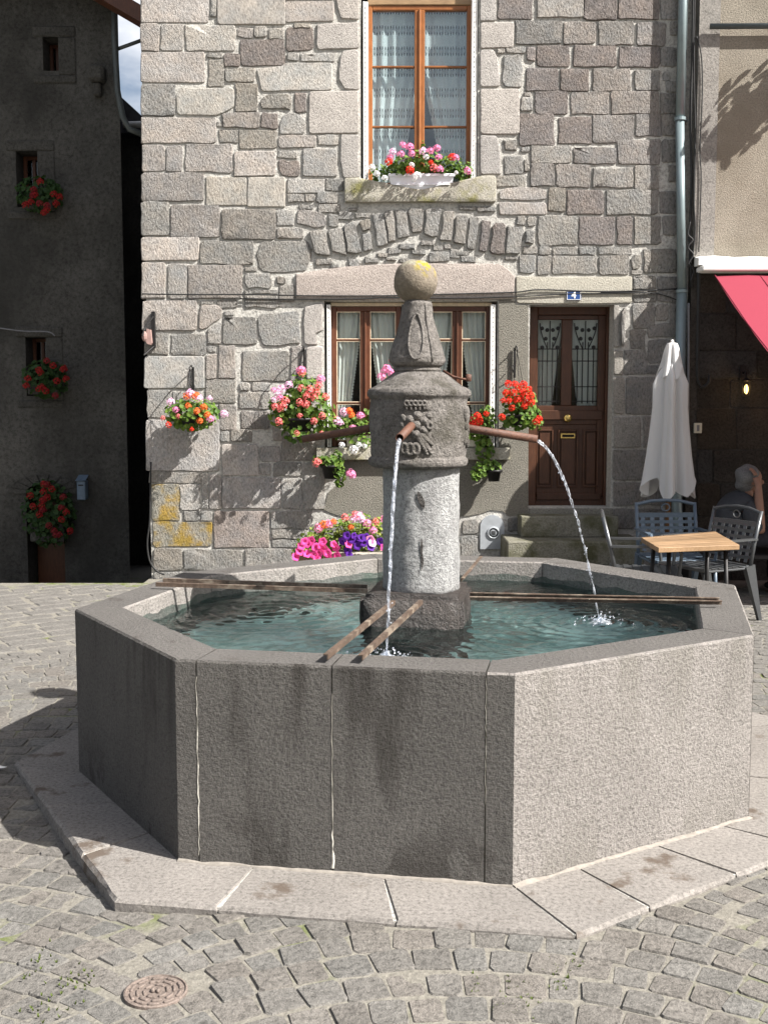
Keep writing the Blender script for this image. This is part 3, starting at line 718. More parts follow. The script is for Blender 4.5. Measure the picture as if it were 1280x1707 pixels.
def casement(px0, py0, px1, py1, Yg, wood, glass, rows, parent, stile=.045, bead=True, pmid=None):
    """a pair of sashes filling a pixel rectangle at depth Yg; rows = pixel heights of glazing bars"""
    X0, Z0, X1, Z1 = rect(px0, py0, px1, py1, Yg)
    w = tag(bpy.data.objects.new('window', None)); COL.objects.link(w); w.parent = parent; w.matrix_parent_inverse = parent.matrix_basis.inverted()
    fr = MB()
    fr.bbox(X0, Yg-.02, Z0, X0+stile, Yg+.05, Z1); fr.bbox(X1-stile, Yg-.02, Z0, X1, Yg+.05, Z1)
    fr.bbox(X0+stile, Yg-.018, Z1-stile, X1-stile, Yg+.05, Z1); fr.bbox(X0+stile, Yg-.018, Z0, X1-stile, Yg+.05, Z0+stile*1.15)
    fr.build('frame', wood, w)
    xm = (X0+X1)/2 if pmid is None else fx(pmid, (py0+py1)/2, Yg)
    zb = [fz(r, Yg) for r in rows]
    mb = MB(); mb.bbox(xm-.048, Yg-.026, Z0+stile*1.15, xm-.006, Yg+.03, Z1-stile); mb.bbox(xm+.006, Yg-.026, Z0+stile*1.15, xm+.048, Yg+.03, Z1-stile)
    mb.tube([(xm,Yg-.03,Z0+stile*1.2),(xm,Yg-.03,Z1-stile)], .012, 8); mb.build('stile', wood, w)
    for (a, b) in ((X0+stile, xm-.048), (xm+.048, X1-stile)):
        zz = [Z0+stile*1.15]+zb[::-1]+[Z1-stile]
        for k in range(len(zz)-1):
            za, zc = zz[k]+(0 if k == 0 else .009), zz[k+1]-(0 if k == len(zz)-2 else .009)
            p = MB(); p.box(a, Yg+.008, za, b, Yg+.014, zc); p.build('pane', glass, w)
            if bead:
                e = MB(); t_ = .007
                e.box(a, Yg-.012, za, a+t_, Yg+.0075, zc); e.box(b-t_, Yg-.012, za, b, Yg+.0075, zc)
                e.box(a+t_, Yg-.012, za, b-t_, Yg+.0075, za+t_); e.box(a+t_, Yg-.012, zc-t_, b-t_, Yg+.0075, zc); e.build('bead', M['bead'], w)
        for z in zb:
            e = MB(); e.bbox(a, Yg-.016, z-.009, b, Yg+.02, z+.009, .004); e.build('glazing_bar', wood, w)
    return w, X0, Z0, X1, Z1, xm

YW = 10.78
wu, X0, Z0, X1, Z1, xm = casement(613, 10, 785, 314, YW, M['wood_up'], M['glass'], (112, 212), house, bead=False)
def lace_l(t): return (X0+.02, xm+.03 if t < .33 else xm+.03-(t-.33)*.36*(1.15-.3*t))
def lace_r(t): return (xm+.0 if t < .33 else xm+.0+(t-.33)*.42*(1.15-.3*t), X1-.02)
for fn, lab, n in ((lace_l, 'lace net curtain behind the left half of the upper window', 3), (lace_r, 'lace net curtain behind the right half of the upper window', 7)):
    mb = MB(); sheet(mb, 0, 0, Z0+.05, Z1-.03, YW+.07, 5, .014, fn, 50, 30, n)
    tag(mb.build('lace_curtain', M['lace'], smooth=True, fix=False), lab, 'curtain', 'lace curtains of the upper window')
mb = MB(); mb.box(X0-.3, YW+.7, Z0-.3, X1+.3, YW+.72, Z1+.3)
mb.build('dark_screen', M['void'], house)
def shutter(px0, px1, py0, py1, parent, front=.0, side=1):
    x0, z0, x1, z1 = rect(px0, py0, px1, py1, FY+.03)
    s = MB(); n = 3; w = (x1-x0)/n
    for k in range(n): s.bbox(x0+k*w+.002, FY+front+.004*k, z0, x0+(k+1)*w-.002, FY+.16, z1, .003)
    o = s.build('folded_shutter', M['white'], parent)
    h = MB(); m = int((z1-z0)/.045)
    for k in range(m):
        z = z0+.02+k*.045; h.box(x0+w*1.3, FY+front+.0015, z, x0+w*1.7, FY+front+.004, z+.014)
    h.build('slot', M['cable_grey'], o)['kind'] = 'stuff'
shutter(605, 614, 4, 314, house); shutter(785, 795, -5, 313, house)
mb = MB(); x0,z0,x1,z1 = rect(613,-14,786,10,YW); mb.bbox(x0, FY+.1, z0, x1, YW+.03, z1); mb.build('lintel_board', wood_mat('weathered_board', (.30,.20,.11), (.2,.13,.07), (2,2,14)), house)

YL = 10.76
w1 = casement(553, 511, 668, 744, YL, M['wood_dark'], M['glass_low'], (567, 672), house, .05, pmid=609)
w2 = casement(702, 511, 817, 744, YL, M['wood_dark'], M['glass_low'], (567, 672), house, .05, pmid=761)
mb = MB(); x0,z0,x1,z1 = rect(669,508,701,745,YL); mb.bbox(x0, FY+.06, z0, x1, YL+.05, z1); mb.build('mullion_post', M['white'], house)
mb = MB(); x0,z0,x1,z1 = rect(551,505,820,511,YL); mb.bbox(x0, FY+.1, z0, x1, YL+.04, z1+.004); mb.build('head_board', M['bead'], house)
shutter(545, 552, 508, 745, house); shutter(816, 825, 508, 745, house)
for (w, sd) in ((w1,0),(w2,1)):
    _, a, zb_, b, zt_, m_ = w
    for k in (0, 1):
        if k == 0: fn = lambda t, a=a, m=m_: (a+.04, m-.05-.17*max(0,t-.05)**1.1)
        else: fn = lambda t, b=b, m=m_: (m+.05+.17*max(0,t-.05)**1.1, b-.04)
        mb = MB(); sheet(mb, 0, 0, zb_+.05, zt_-.05, YL+.06, 4.2, .016, fn, 40, 18, k*2+sd)
        place = [('leftmost', 'beside the white folded shutter on the left'), ('second', 'left of the fountain finial'), ('third', 'right of the fountain finial'), ('rightmost', 'beside the shutter on the right')][sd*2+k]
        o = tag(mb.build('white_curtain', M['curtain'], smooth=True, fix=False), f'{place[0]} white curtain in the lower window, {place[1]}', 'curtain', 'white curtains of the lower window')
        e = MB(); z = zb_+.06; t0 = 1.0
        while z < zt_-.07:
            t = (zt_-.05-z)/(zt_-zb_-.1); ex = fn(t)[1-k]+(.004 if k == 0 else -.004)
            e.lathe([(.002,0),(.016,.001),(.016,.004),(.002,.005)], (0,0,0), 8)
            nn = len(e.v)//1; base = nn-32
            e.v[base:] = [(ex+v[0], YL+.058+v[2], z+v[1]) for v in e.v[base:]]
            z += .03
        e.build('lace_edge', M['curtain'], o, fix=False)
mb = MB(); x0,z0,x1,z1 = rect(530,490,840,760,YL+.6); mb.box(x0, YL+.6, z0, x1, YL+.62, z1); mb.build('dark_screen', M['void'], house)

# door
YD = 10.90
def dr(px0, py0, px1, py1): return rect(px0, py0, px1, py1, YD)
door = bpy.data.objects.new('door', None); COL.objects.link(door); door.parent = house; door.matrix_parent_inverse = house.matrix_basis.inverted()
DX0, DZ0, DX1, DZ1 = dr(882, 508, 1019, 843)
mb = MB(); t_ = .07
mb.bbox(DX0-.01, YD-.03, DZ0, DX0+t_, YD+.06, DZ1); mb.bbox(DX1-t_, YD-.03, DZ0, DX1+.03, YD+.06, DZ1); mb.bbox(DX0+t_, YD-.028, DZ1-.10, DX1-t_, YD+.06, DZ1+.05)
mb.build('door_frame', M['wood_door'], door)
GL = [dr(896,533,935,676), dr(953,533,996,676)]
mb = MB(); a, b = DX0+t_, DX1-t_
zg0, zg1 = GL[0][1], GL[0][3]
mb.bbox(a, YD, DZ0+.09, GL[0][0], YD+.045, DZ1-.10); mb.bbox(GL[0][2], YD, zg0, GL[1][0], YD+.045, zg1); mb.bbox(GL[1][2], YD, DZ0+.09, b, YD+.045, DZ1-.10)
mb.bbox(GL[0][0], YD, zg1, GL[1][2], YD+.045, DZ1-.10); mb.bbox(GL[0][0], YD, dr(0,708,0,700)[3]-.0, GL[1][2], YD+.045, zg0)
mb.bbox(GL[0][0], YD+.012, DZ0+.09, GL[1][2], YD+.04, zg0-.02)
mb.bbox(a, YD-.012, DZ0, b, YD+.045, DZ0+.085)
mb.build('door_leaf', M['wood_door'], door)
for r_ in (dr(893,700,1000,684),):
    mb = MB(); mb.bbox(a+.02, YD-.022, min(r_[1],r_[3]), b-.02, YD-.001, max(r_[1],r_[3]), .008); mb.build('mid_rail', M['wood_door'], door)
for (p0, p1) in ((893,921),(929,963),(971,997)):
    x0,z0,x1,z1 = dr(p0,716,p1,812); mb = MB(); w_ = .016
    for bx in ((x0,z0,x0+w_,z1),(x1-w_,z0,x1,z1),(x0+w_,z0,x1-w_,z0+w_),(x0+w_,z1-w_,x1-w_,z1)): mb.bbox(bx[0], YD-.014, bx[1], bx[2], YD+.011, bx[3], .004)
    mb.bbox(x0+.03, YD-.006, z0+.03, x1-.03, YD+.011, z1-.03, .012); mb.build('panel', M['wood_door'], door)
x0,z0,x1,z1 = dr(893,822,1000,833); mb = MB(); mb.bbox(x0, YD-.035, z0, x1, YD-.013, z1, .008); mb.build('weather_bar', M['wood_door'], door)
c = UY(946, 697, YD-.03); mb = MB(); mb.ball(c, (.042,.032,.042), 16, 10); mb.tube([(c.x,YD-.024,c.z),(c.x,YD+.0,c.z)], .014, 10); mb.build('knob', M['brass'], door, True)
x0,z0,x1,z1 = dr(934,722,958,731); mb = MB(); mb.bbox(x0, YD-.018, z0, x1, YD-.001, z1, .004); o = mb.build('letter_slot', M['brass'], door)
mb = MB(); mb.box(x0+.012, YD-.0195, z0+.014, x1-.012, YD-.0185, z1-.014); mb.build('slot', M['void'], o)
for gi, (x0, z0, x1, z1) in enumerate(GL):
    mb = MB(); mb.box(x0, YD+.02, z0, x1, YD+.026, z1); mb.build('pane', M['glass_low'], door)
    gr = MB(); yb = YD-.004; W_g, H_g = x1-x0, z1-z0
    for f in (.2, .4, .62, .82): gr.tube([(x0+f*W_g, yb, z0+.02), (x0+f*W_g, yb, z0+H_g*(.66 if f in (.2,.82) else .74))], .006, 6)
    for f in (.05, .22, .52, .66): gr.obox((x0,yb,z0+f*H_g),(x1,yb,z0+f*H_g), .006, .010, (0,0,1))
    xc = (x0+x1)/2
    for sgn in (-1, 1):
        pts = [(xc+sgn*W_g*(.10+.33*math.sin(t*1.5)**1.0), yb, z0+H_g*(.66+.30*t)) for t in [k/8 for k in range(9)]]
        gr.tube(pts, .006, 6)
        for (fx_, fz_) in ((.32,.68),(.18,.78),(.34,.90),(.12,.88)): gr.ball((xc+sgn*W_g*fx_, yb, z0+H_g*fz_), (.020,.008,.020), 8, 6)
    gr.tube([(xc, yb, z0+H_g*.66),(xc, yb, z1-.01)], .006, 6)
    gr.build('grille', M['iron'], door)
    fn = (lambda t, x0=x0, x1=x1: (x0-.01, x1+.01-.10*max(0,t-.15))) if gi == 0 else (lambda t, x0=x0, x1=x1: (x0-.01+.10*max(0,t-.15), x1+.01))
    mb = MB(); sheet(mb, 0, 0, z0-.02, z1+.02, YD+.10, 3, .01, fn, 24, 10, gi)
    tag(mb.build('door_curtain', M['curtain'], smooth=True, fix=False), f'white net curtain behind the {"left" if gi == 0 else "right"} glazed panel of the brown door', 'curtain', 'curtains of the door')
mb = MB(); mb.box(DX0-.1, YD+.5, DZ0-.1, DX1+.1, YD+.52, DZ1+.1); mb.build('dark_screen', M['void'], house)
x0,z0,x1,z1 = rect(881,843,1021,846); mb = MB(); mb.bbox(x0+.002, FY-.02, DZ0-.06, x1-.002, YD+.06, DZ0-.003); mb.build('threshold', M['dressed'], house).color = (.22,.21,.18,1)

# steps up to the door
steps = thing('door_steps', 'worn stone steps leading up to the brown house door', 'steps', (1.8,10.2,0))
zt = DZ0-.055
M['doorstep'] = stone_mat('worn_doorstep_stone', (.215,.205,.165), scale=55, bump=.7, dist=.010, stain=(.09,.088,.05), stain_scale=4, stain_pos=(.45,.65))
def stp(px0, px1, ztop, zbot, yf, jag=.008):
    x0 = fx(px0, 880, yf); x1 = fx(px1, 880, yf)
    bm = bmesh.new(); bmesh.ops.create_cube(bm, size=1)
    for v in bm.verts: v.co = Vector((x0 if v.co.x < 0 else x1, yf if v.co.y < 0 else FY-.005, zbot if v.co.z < 0 else ztop))
    bmesh.ops.bevel(bm, geom=bm.edges[:], offset=.009, segments=1, affect='EDGES')
    bmesh.ops.subdivide_edges(bm, edges=bm.edges[:], cuts=4, use_grid_fill=True)
    for v in bm.verts: v.co += v.co.normalized()*mnoise.noise(v.co*7)*jag
    mb = MB(); mb.addbm(bm); mb.build('step', M['doorstep'], steps)
stp(868, 1030, zt, zt-.2, 10.36); stp(846, 1074, zt-.2, zt-.42, 10.02); stp(838, 1085, zt-.42, -.05, 9.72)

# steel cover of the meter niche
p = thing('meter_cover', 'round topped grey steel cover with a vent low on the house wall', 'cover', (fx(820,900),FY,.6))
x0,z0,x1,z1 = rect(800,858,840,915)
r_ = (x1-x0)/2; poly = [(x0,z0),(x1,z0)]+[((x0+x1)/2+r_*math.cos(a), z1-r_+r_*math.sin(a)) for a in [pi*k/12 for k in range(13)]]
mb = MB(); mb.fprism(poly, FY-.022, FY+.02); mb.build('plate', M['steel'], p)
c = UY(822, 888, FY-.012); mb = MB()
for (ra, rb, d) in ((.062,.05,.01),):
    mb.lathe([(ra,0),(ra,d),(rb,d+.004),(rb-.004,d),(rb-.004,0)], (0,0,0), 24); 
mb.lathe([(.034,0),(.034,.006),(.001,.010)], (0,0,0), 20)
mb.v = [(c.x+v[0], FY-.022-v[2], c.z+v[1]) for v in mb.v]; mb.build('vent', M['steel'], p, fix=True)
mb = MB()
for k in range(5): mb.box(c.x-.024, FY-.034, c.z-.022+k*.010, c.x+.024, FY-.0325, c.z-.018+k*.010)
mb.build('slot', M['void'], p)

# number plate
sgn = thing('number_plate', 'blue enamel house number plate with a white 4 above the door', 'sign', (fx(955,492),FY,fz(492)))
x0,z0,x1,z1 = rect(943,485,967,501); mb = MB(); mb.bbox(x0, FY-.034, z0, x1, FY-.0205, z1, .004); mb.build('plate', M['blue'], sgn)
mb = MB(); e = .004; b_ = .004
for bx in ((x0+e,z0+e,x1-e,z0+e+b_),(x0+e,z1-e-b_,x1-e,z1-e),(x0+e,z0+e+b_,x0+e+b_,z1-e-b_),(x1-e-b_,z0+e+b_,x1-e,z1-e-b_)): mb.box(bx[0], FY-.0352, bx[1], bx[2], FY-.0335, bx[3])
mb.build('border', M['white'], sgn)
fc = bpy.data.curves.new('numeral', 'FONT'); fc.body = '4'; fc.size = .088; fc.extrude = .0008; fc.align_x = 'CENTER'; fc.align_y = 'CENTER'; fc.offset = .0022
tmp = bpy.data.objects.new('numeral', fc); COL.objects.link(tmp); bpy.context.view_layer.update()
nm = bpy.data.meshes.new_from_object(tmp.evaluated_get(bpy.context.evaluated_depsgraph_get())); bpy.data.objects.remove(tmp)
nm.transform(Matrix.Translation(((x0+x1)/2, FY-.0355, (z0+z1)/2)) @ Matrix.Rotation(pi/2, 4, 'X')); nm.materials.clear(); nm.materials.append(M['white']); link('numeral', nm, sgn)

# drain pipe, cables
dp = thing('drainpipe', 'blue grey drainpipe running down the right edge of the house', 'drainpipe', (fx(1135,900),10.55,0))
YP = 10.55; xa, xb = fx(1138,0,YP), fx(1134,560,YP); rp = .044
mb = MB(); mb.tube([(xa,YP,6.4),(xa,YP,fz(199,YP))], rp, 16); mb.build('pipe', M['zinc'], dp, True)
mb = MB(); mb.tube([(xa-.002,YP,fz(199,YP)),(xb,YP,fz(486,YP))], rp*.96, 16); mb.build('pipe', M['zinc'], dp, True)
mb = MB(); mb.tube([(xb,YP,fz(486,YP)),(xb,YP,fz(820,YP)),(xb+.0,YP-.01,fz(842,YP)),(xb+.03,YP-.05,.3),(xb+.03,YP-.05,0.0)], rp*1.1, 16); mb.build('pipe', M['zinc'], dp, True)
for py in (199, 486, 700):
    z = fz(py, YP); mb = MB(); mb.tube([(xb+(xa-xb)*(1 if py < 300 else 0),YP,z-.012),(xb+(xa-xb)*(1 if py < 300 else 0),YP,z+.016)], rp*1.22, 16); mb.obox((xb+.02,YP+.03,z),(xb+.02,FY+.01,z),.014,.014); mb.build('collar', M['zinc'], dp)
def wire(name, pts, r, label, mat, Y=None, group=None):
    mb = MB(); P = [UY(a, b, Y) if Y else Vector((a, b, c_)) for (a, b, *c_) in pts] if Y else [Vector(p) for p in pts]
    # smooth
    Q = []
    for i in range(len(P)-1):
        p0 = P[max(i-1,0)]; p1 = P[i]; p2 = P[i+1]; p3 = P[min(i+2,len(P)-1)]
        for k in range(5):
            t = k/5; Q.append(.5*((2*p1)+(p2-p0)*t+(2*p0-5*p1+4*p2-p3)*t*t+(3*p1-p0-3*p2+p3)*t**3))
    Q.append(P[-1]); mb.tube(Q, r, 6); return tag(mb.build(name, mat, smooth=True), label, 'cable', group)
CG = 'cables fixed along the house front'
wire('cable', [(237,490),(320,491),(420,491),(520,493),(640,493),(760,490),(860,487),(900,483),(1000,486),(1085,484),(1130,481)], .007, 'thin black cable stretched across the house front above the lower window', M['cable'], FY-.035, CG)
wire('cable', [(400,498),(520,499),(610,498),(640,496),(760,497),(870,494),(945,490),(1010,489),(1085,488)], .006, 'second thinner cable sagging just below the long one over the lower window', M['cable'], FY-.032, CG)
wire('cable', [(1000,488),(1085,488),(1128,500)], .005, 'short cable end dropping beside the top of the doorway', M['cable'], FY-.03, CG)
wire('cable', [(1155,-40),(1153,100),(1150,200),(1152,300),(1149,400),(1152,480)], .011, 'thick black cable hanging in the gap right of the drainpipe', M['cable'], 10.52, 'cables beside the drainpipe')
wire('cable', [(1158,-40),(1156,110),(1158,220),(1156,330),(1158,380),(1154,430)], .007, 'thin cable twisting beside the thick one in the gap right of the drainpipe', M['cable'], 10.49, 'cables beside the drainpipe')
wire('cable', [(1160,60),(1168,90),(1170,150),(1166,250),(1168,300),(1164,420)], .006, 'thin cable on the grey corner band of the cafe building', M['cable'], 10.48, 'cables beside the drainpipe')
wire('cable', [(1150,370),(1146,390),(1154,400),(1146,412),(1155,425),(1147,440),(1156,450),(1150,470)], .008, 'tangled cable knot above the left end of the awning', M['cable'], 10.47, 'cables beside the drainpipe')
wire('cable', [(252,770),(251,830),(250,870),(246,905),(250,935),(262,952),(275,958)], .009, 'black cable looping down the left corner of the house', M['cable'], FY-.05, CG)
# hose pipe on the cafe wall
wire('cable', [(1164,450),(1163,530),(1162,600),(1163,632),(1170,645),(1180,638),(1182,625)], .016, 'thick black hose hanging down the dark cafe wall', M['cable'], 10.44, 'cables on the cafe wall')
wire('cable', [(1147,505),(1147,600),(1146,700),(1145,830)], .012, 'grey conduit running straight down behind the closed parasol', M['cable_grey'], 10.52, 'cables on the cafe wall')
wire('cable', [(0,547),(40,552),(80,553),(92,560)], .008, 'pale wire slung across the dark house above its middle window', M['cable_grey'], 12.72)

# little iron hooks and brackets on the wall
def hook(px, py0, py1, lab, out=.22):
    a = UY(px, py0); b = UY(px, py1); t = thing('basket_hook', lab, 'hook', (a.x, FY-.03, b.z), 'iron basket hooks on the house')
    mb = MB(); mb.box(a.x-.010, FY-.04, b.z, a.x+.010, FY-.024, a.z); mb.build('plate', M['iron'], t)
    mb = MB(); mb.tube([(a.x,FY-.04,a.z-.02),(a.x,FY-out*.6,a.z+.012),(a.x,FY-out,a.z-.01),(a.x,FY-out-.01,a.z-.05)], .006, 6)
    mb.tube([(a.x,FY-.04,b.z+.02),(a.x-.02,FY-.09,b.z+.06),(a.x-.03,FY-.08,b.z+.10),(a.x-.01,FY-.05,b.z+.12)], .005, 6)
    mb.build('arm', M['iron'], t, True)
    return Vector((a.x, FY-out-.01, a.z-.05))
H1 = hook(323, 612, 652, 'black iron hook holding the leftmost hanging basket')
H2 = hook(507, 580, 625, 'black iron hook above the middle hanging basket beside the window')
H3 = hook(857, 580, 630, 'black iron hook above the red geranium basket beside the door')
# wall bracket at the left corner
a = UY(258, 520); br = thing('wall_bracket', 'black iron wall bracket with a faded pink cloth at the left corner of the house', 'bracket', (a.x, FY-.05, fz(580)))
mb = MB(); x0,z0,x1,z1 = rect(255,520,261,580); mb.bbox(x0, FY-.06, z0, x1, FY-.02, z1, .003); mb.build('plate', M['iron'], br)
mb = MB(); mb.tube([UY(256,528,FY-.06), UY(242,545,FY-.25), UY(238,560,FY-.3)], .008, 6); mb.tube([UY(256,578,FY-.06), UY(240,592,FY-.2)], .008, 6); mb.build('arm', M['iron'], br)
x0,z0,x1,z1 = rect(244,548,254,575,FY-.1); mb = MB(); mb.fprism([(x0+.01,z1),(x1-.01,z1-.01),(x1,z0+.02),(x1-.012,z0),(x0+.012,z0+.01),(x0,z0+.03)], FY-.12, FY-.075); mb.ball((x0-.01,FY-.11,z0+.08),(.03,.03,.05),8,6); mb.build('cloth', plain('faded_pink_cloth', (.30,.20,.18), .9, .1), br)

# ------------------------------------------------------------------ flowers
def leaf_verts(c, nrm, size, rr):
    nrm = nrm.normalized(); a = Vector((rr.uniform(-1,1), rr.uniform(-1,1), rr.uniform(-1,1))); u = nrm.cross(a).normalized(); w = nrm.cross(u)
    v = [c - nrm*size*.22]
    for k in range(6):
        t = 2*pi*k/6+.3; rad = size*(.8+.3*rr.random()); v.append(c+u*rad*math.cos(t)+w*rad*math.sin(t))
    return v, [(0,k+1,(k+1) % 6+1) for k in range(6)]
def foliage(mb, blobs, n, size, rr, face=Vector((.3,-.7,.6))):
    """leaves spread through ellipsoid blobs: (centre, radii, weight)"""
    tot = sum(b[2] for b in blobs)
    for (c, rad, w) in blobs:
        for _ in range(int(n*w/tot)):
            d = Vector((rr.gauss(0,1), rr.gauss(0,1), rr.gauss(0,1))).normalized()
            k = rr.uniform(.35,1.08)**.55
            p = Vector(c)+Vector((d.x*rad[0], d.y*rad[1], d.z*rad[2]))*k
            nr = (d+face*.7+Vector((rr.gauss(0,.45), rr.gauss(0,.45), rr.gauss(0,.45))))
            v, f = leaf_verts(p, nr, size*rr.uniform(.6,1.3), rr); mb.add(v, f)
def head_mesh(mat, r, kind, rr):
    mb = MB()
    if kind == 'umbel':       # round head of many florets
        nf = 17
        for i in range(nf):
            z = 1-1.45*(i+.5)/nf; a = i*2.39996; s = math.sqrt(max(0,1-z*z)); d = Vector((s*math.cos(a), s*math.sin(a), z))
            c = d*r*rr.uniform(.75,1.05); u = d.cross(Vector((.3,.5,.8))).normalized(); w = d.cross(u); fr = r*.42
            t0 = rr.uniform(0,1)
            for k in range(5):
                t = t0+2*pi*k/5; e = u*math.cos(t)+w*math.sin(t); e2 = u*math.cos(t+.55)+w*math.sin(t+.55); e3 = u*math.cos(t-.55)+w*math.sin(t-.55)
                mb.add([c, c+e3*fr*.7+d*fr*.18, c+e*fr+d*fr*.1, c+e2*fr*.7+d*fr*.18], [(0,1,2,3)])
    else:                     # trumpet with five broad lobes
        n = 15; d = Vector((0,-1,0)); rings = []
        for (rad, y) in ((.12,.55),(.30,.1),(.72,-.12),(1.0,-.06)):
            rings.append([Vector((rad*r*math.cos(2*pi*k/n)*(1 if rad < .9 else 1+.12*math.cos(5*2*pi*k/n)), y*r*1.1, rad*r*math.sin(2*pi*k/n)*(1 if rad < .9 else 1+.12*math.cos(5*2*pi*k/n)))) for k in range(n)])
        mb.add([p for q_ in rings for p in q_], [(i*n+k, i*n+(k+1) % n, (i+1)*n+(k+1) % n, (i+1)*n+k) for i in range(3) for k in range(n)])
    return mb.mesh('flower_head', [mat], kind != 'umbel')
HM = {}
for k in PET:
    HM[k] = [head_mesh(M['p_'+k], .036, 'umbel', R) for _ in range(2)]
    HM['t_'+k] = [head_mesh(M['p_'+k], .040, 'trumpet', R)]
def heads(parent, lst, Y=None, sc=1.0):
    """lst: (px, py, kind, size) with a depth towards the viewer"""
    for it in lst:
        px, py, k = it[:3]; s = (it[3] if len(it) > 3 else 1.0)*sc; y = it[4] if len(it) > 4 else Y
        p = UY(px, py, y)
        o = link('flower_head', R.choice(HM[k]), parent); o.parent = None; 
        rot = Euler((R.uniform(.3,.9), R.uniform(-.4,.4), R.uniform(-.5,.5))) if not k.startswith('t_') else Euler((R.uniform(-.5,.2), 0, R.uniform(-.5,.7)))
        o.matrix_basis = Matrix.LocRotScale(p, rot, Vector((s,s,s)))
        o.parent = parent; o.matrix_parent_inverse = parent.matrix_basis.inverted()
def pot_mesh(c, r0, r1, h, mat, parent, name='pot'):
    mb = MB(); mb.lathe([(r0,-h),(r1,0),(r1+.012,0),(r1+.012,-.025),(r1-.012,-.012),(r1-.014,-.03),(.001,-.03)], c, 20); mb.lathe([(.001,-h),(r0,-h)], c, 20, caps=False); return mb.build(name, mat, parent, True)
HB = 'flower baskets hung on the house front'
def hanging(px, py, rx, rz, hk, lab, flowers, n, leafmat='leaf', yoff=.25, group=HB, lumps=None, Yb=FY, size=.026, pot='iron'):
    c = UY(px, py, Yb-yoff); t = thing('hanging_basket', lab, 'flower basket', (c.x, c.y, c.z-rz), group)
    pot_mesh(Vector((c.x, c.y, c.z-rz*.05)), rx*.35, rx*.55, rz*.62, M[pot], t)
    mb = MB(); bl = lumps or [((c.x,c.y,c.z),(rx,.2,rz),1)]
    foliage(mb, bl, n, size, R); o = mb.build('foliage', M[leafmat], t, fix=False); o['kind'] = 'stuff'
    if hk is not None:
        w = MB()
        for k in range(3):
            a = 2*pi*k/3+.5; w.tube([hk, (c.x+rx*.5*math.cos(a), c.y+rx*.5*math.sin(a), c.z)], .0025, 5)
        w.build('hanger_wire', M['iron'], t)
    heads(t, flowers, Yb-yoff-.16); return t
c1 = UY(320,688,FY-.25)
hanging(320, 690, .25, .15, H1, 'leftmost hanging basket with orange and pale pink geraniums', [(312,661,'orange'),(327,660,'orange',1.1),(340,679,'orange'),(314,677,'orange',.9),(329,686,'orange'),(346,692,'orange',.9),(334,702,'orange',.9),(285,670,'pale'),(318,656,'pale',1.1),(332,664,'pale'),(350,664,'pale',.7),(294,683,'pink',.9),(374,690,'pale',1.0),(351,698,'pink',1.0),(281,708,'red',.8),(298,694,'coral',.7),(320,716,'red',.6),(272,697,'coral',.6)], 420)
c2 = UY(505,680,FY-.25)
def B(px, py, rx, rz, w=1, ry=.17, Y=FY-.26): p = UY(px, py, Y); return ((p.x,p.y,p.z),(rx,ry,rz),w)
hanging(500, 695, .28, .2, H2, 'big middle hanging basket with coral and pink geraniums beside the lower window', [(502,617,'pink',1.2),(503,622,'coral',1),(535,632,'pink',1.1),(531,643,'coral',1.1),(502,647,'coral',1),(517,650,'coral',1.1),(527,654,'coral',1),(511,660,'coral',1),(524,663,'coral',1),(500,671,'coral',1),(510,674,'coral',1.1),(543,662,'coral',1),(482,641,'pale',1),(470,648,'pale',1.1),(463,655,'pale',1),(457,650,'pink',.8),(467,663,'pink',.9),(476,668,'coral',1),(471,676,'coral',1.1),(459,678,'coral',1),(467,682,'coral',.9),(457,666,'pale',.8),(465,703,'coral',1),(500,693,'coral',.7),(537,693,'coral',.9),(524,702,'coral',.9),(495,722,'coral',.7),(536,722,'coral',.6)], 900,
        lumps=[B(505,650,.17,.16,1.1),B(520,680,.22,.17,1.4),B(480,685,.2,.17,1.2),B(505,715,.2,.13,.7),B(540,700,.12,.14,.5)])
hanging(866, 690, .2, .16, H3, 'right hanging basket of bright red geraniums beside the door', [(847,640,'red'),(858,642,'red',1.1),(872,641,'red'),(880,650,'red'),(868,652,'red',1.2),(855,655,'red',1.1),(843,655,'red'),(884,660,'red',1.1),(875,664,'red',1.2),(862,667,'red',1.1),(848,668,'red'),(838,668,'red',.8),(885,672,'red',1.1),(853,680,'red',.9),(836,695,'red',.9),(894,703,'red',1.1),(898,698,'red',.9),(873,677,'red',1)], 380,
        lumps=[B(866,668,.17,.14,1),B(868,695,.19,.12,1),B(888,705,.1,.07,.3)])
# upper window box
t = thing('flower_box', 'white plastic flower box with pink geraniums on the upper window sill', 'flower box', (fx(703,312),FY-.02,fz(316)))
x0,z0,x1,z1 = rect(648,289,757,316,FY-.06); mb = MB()
mb.add([(x0+.03,FY-.03,z0),(x1-.03,FY-.03,z0),(x1-.03,FY+.12,z0),(x0+.03,FY+.12,z0),(x0,FY-.06,z1),(x1,FY-.06,z1),(x1,FY+.14,z1),(x0,FY+.14,z1),(x0+.012,FY-.045,z1),(x1-.012,FY-.045,z1),(x1-.012,FY+.128,z1),(x0+.012,FY+.128,z1),(x0+.02,FY-.04,z1-.03),(x1-.02,FY-.04,z1-.03),(x1-.02,FY+.12,z1-.03),(x0+.02,FY+.12,z1-.03)],
       [(3,2,1,0),(0,1,5,4),(1,2,6,5),(2,3,7,6),(3,0,4,7),(4,5,9,8),(5,6,10,9),(6,7,11,10),(7,4,8,11),(8,9,13,12),(9,10,14,13),(10,11,15,14),(11,8,12,15)])
mb.build('trough', M['white_box'], t, fix=False)
mb = MB(); mb.bbox(x0-.004, FY-.068, z1-.03, x1+.004, FY-.055, z1-.004, .004); mb.bbox(x0+.04,FY-.058,z0+.045,x1-.04,FY-.045,z0+.052,.002); mb.build('trough_rim', M['white_box'], t)
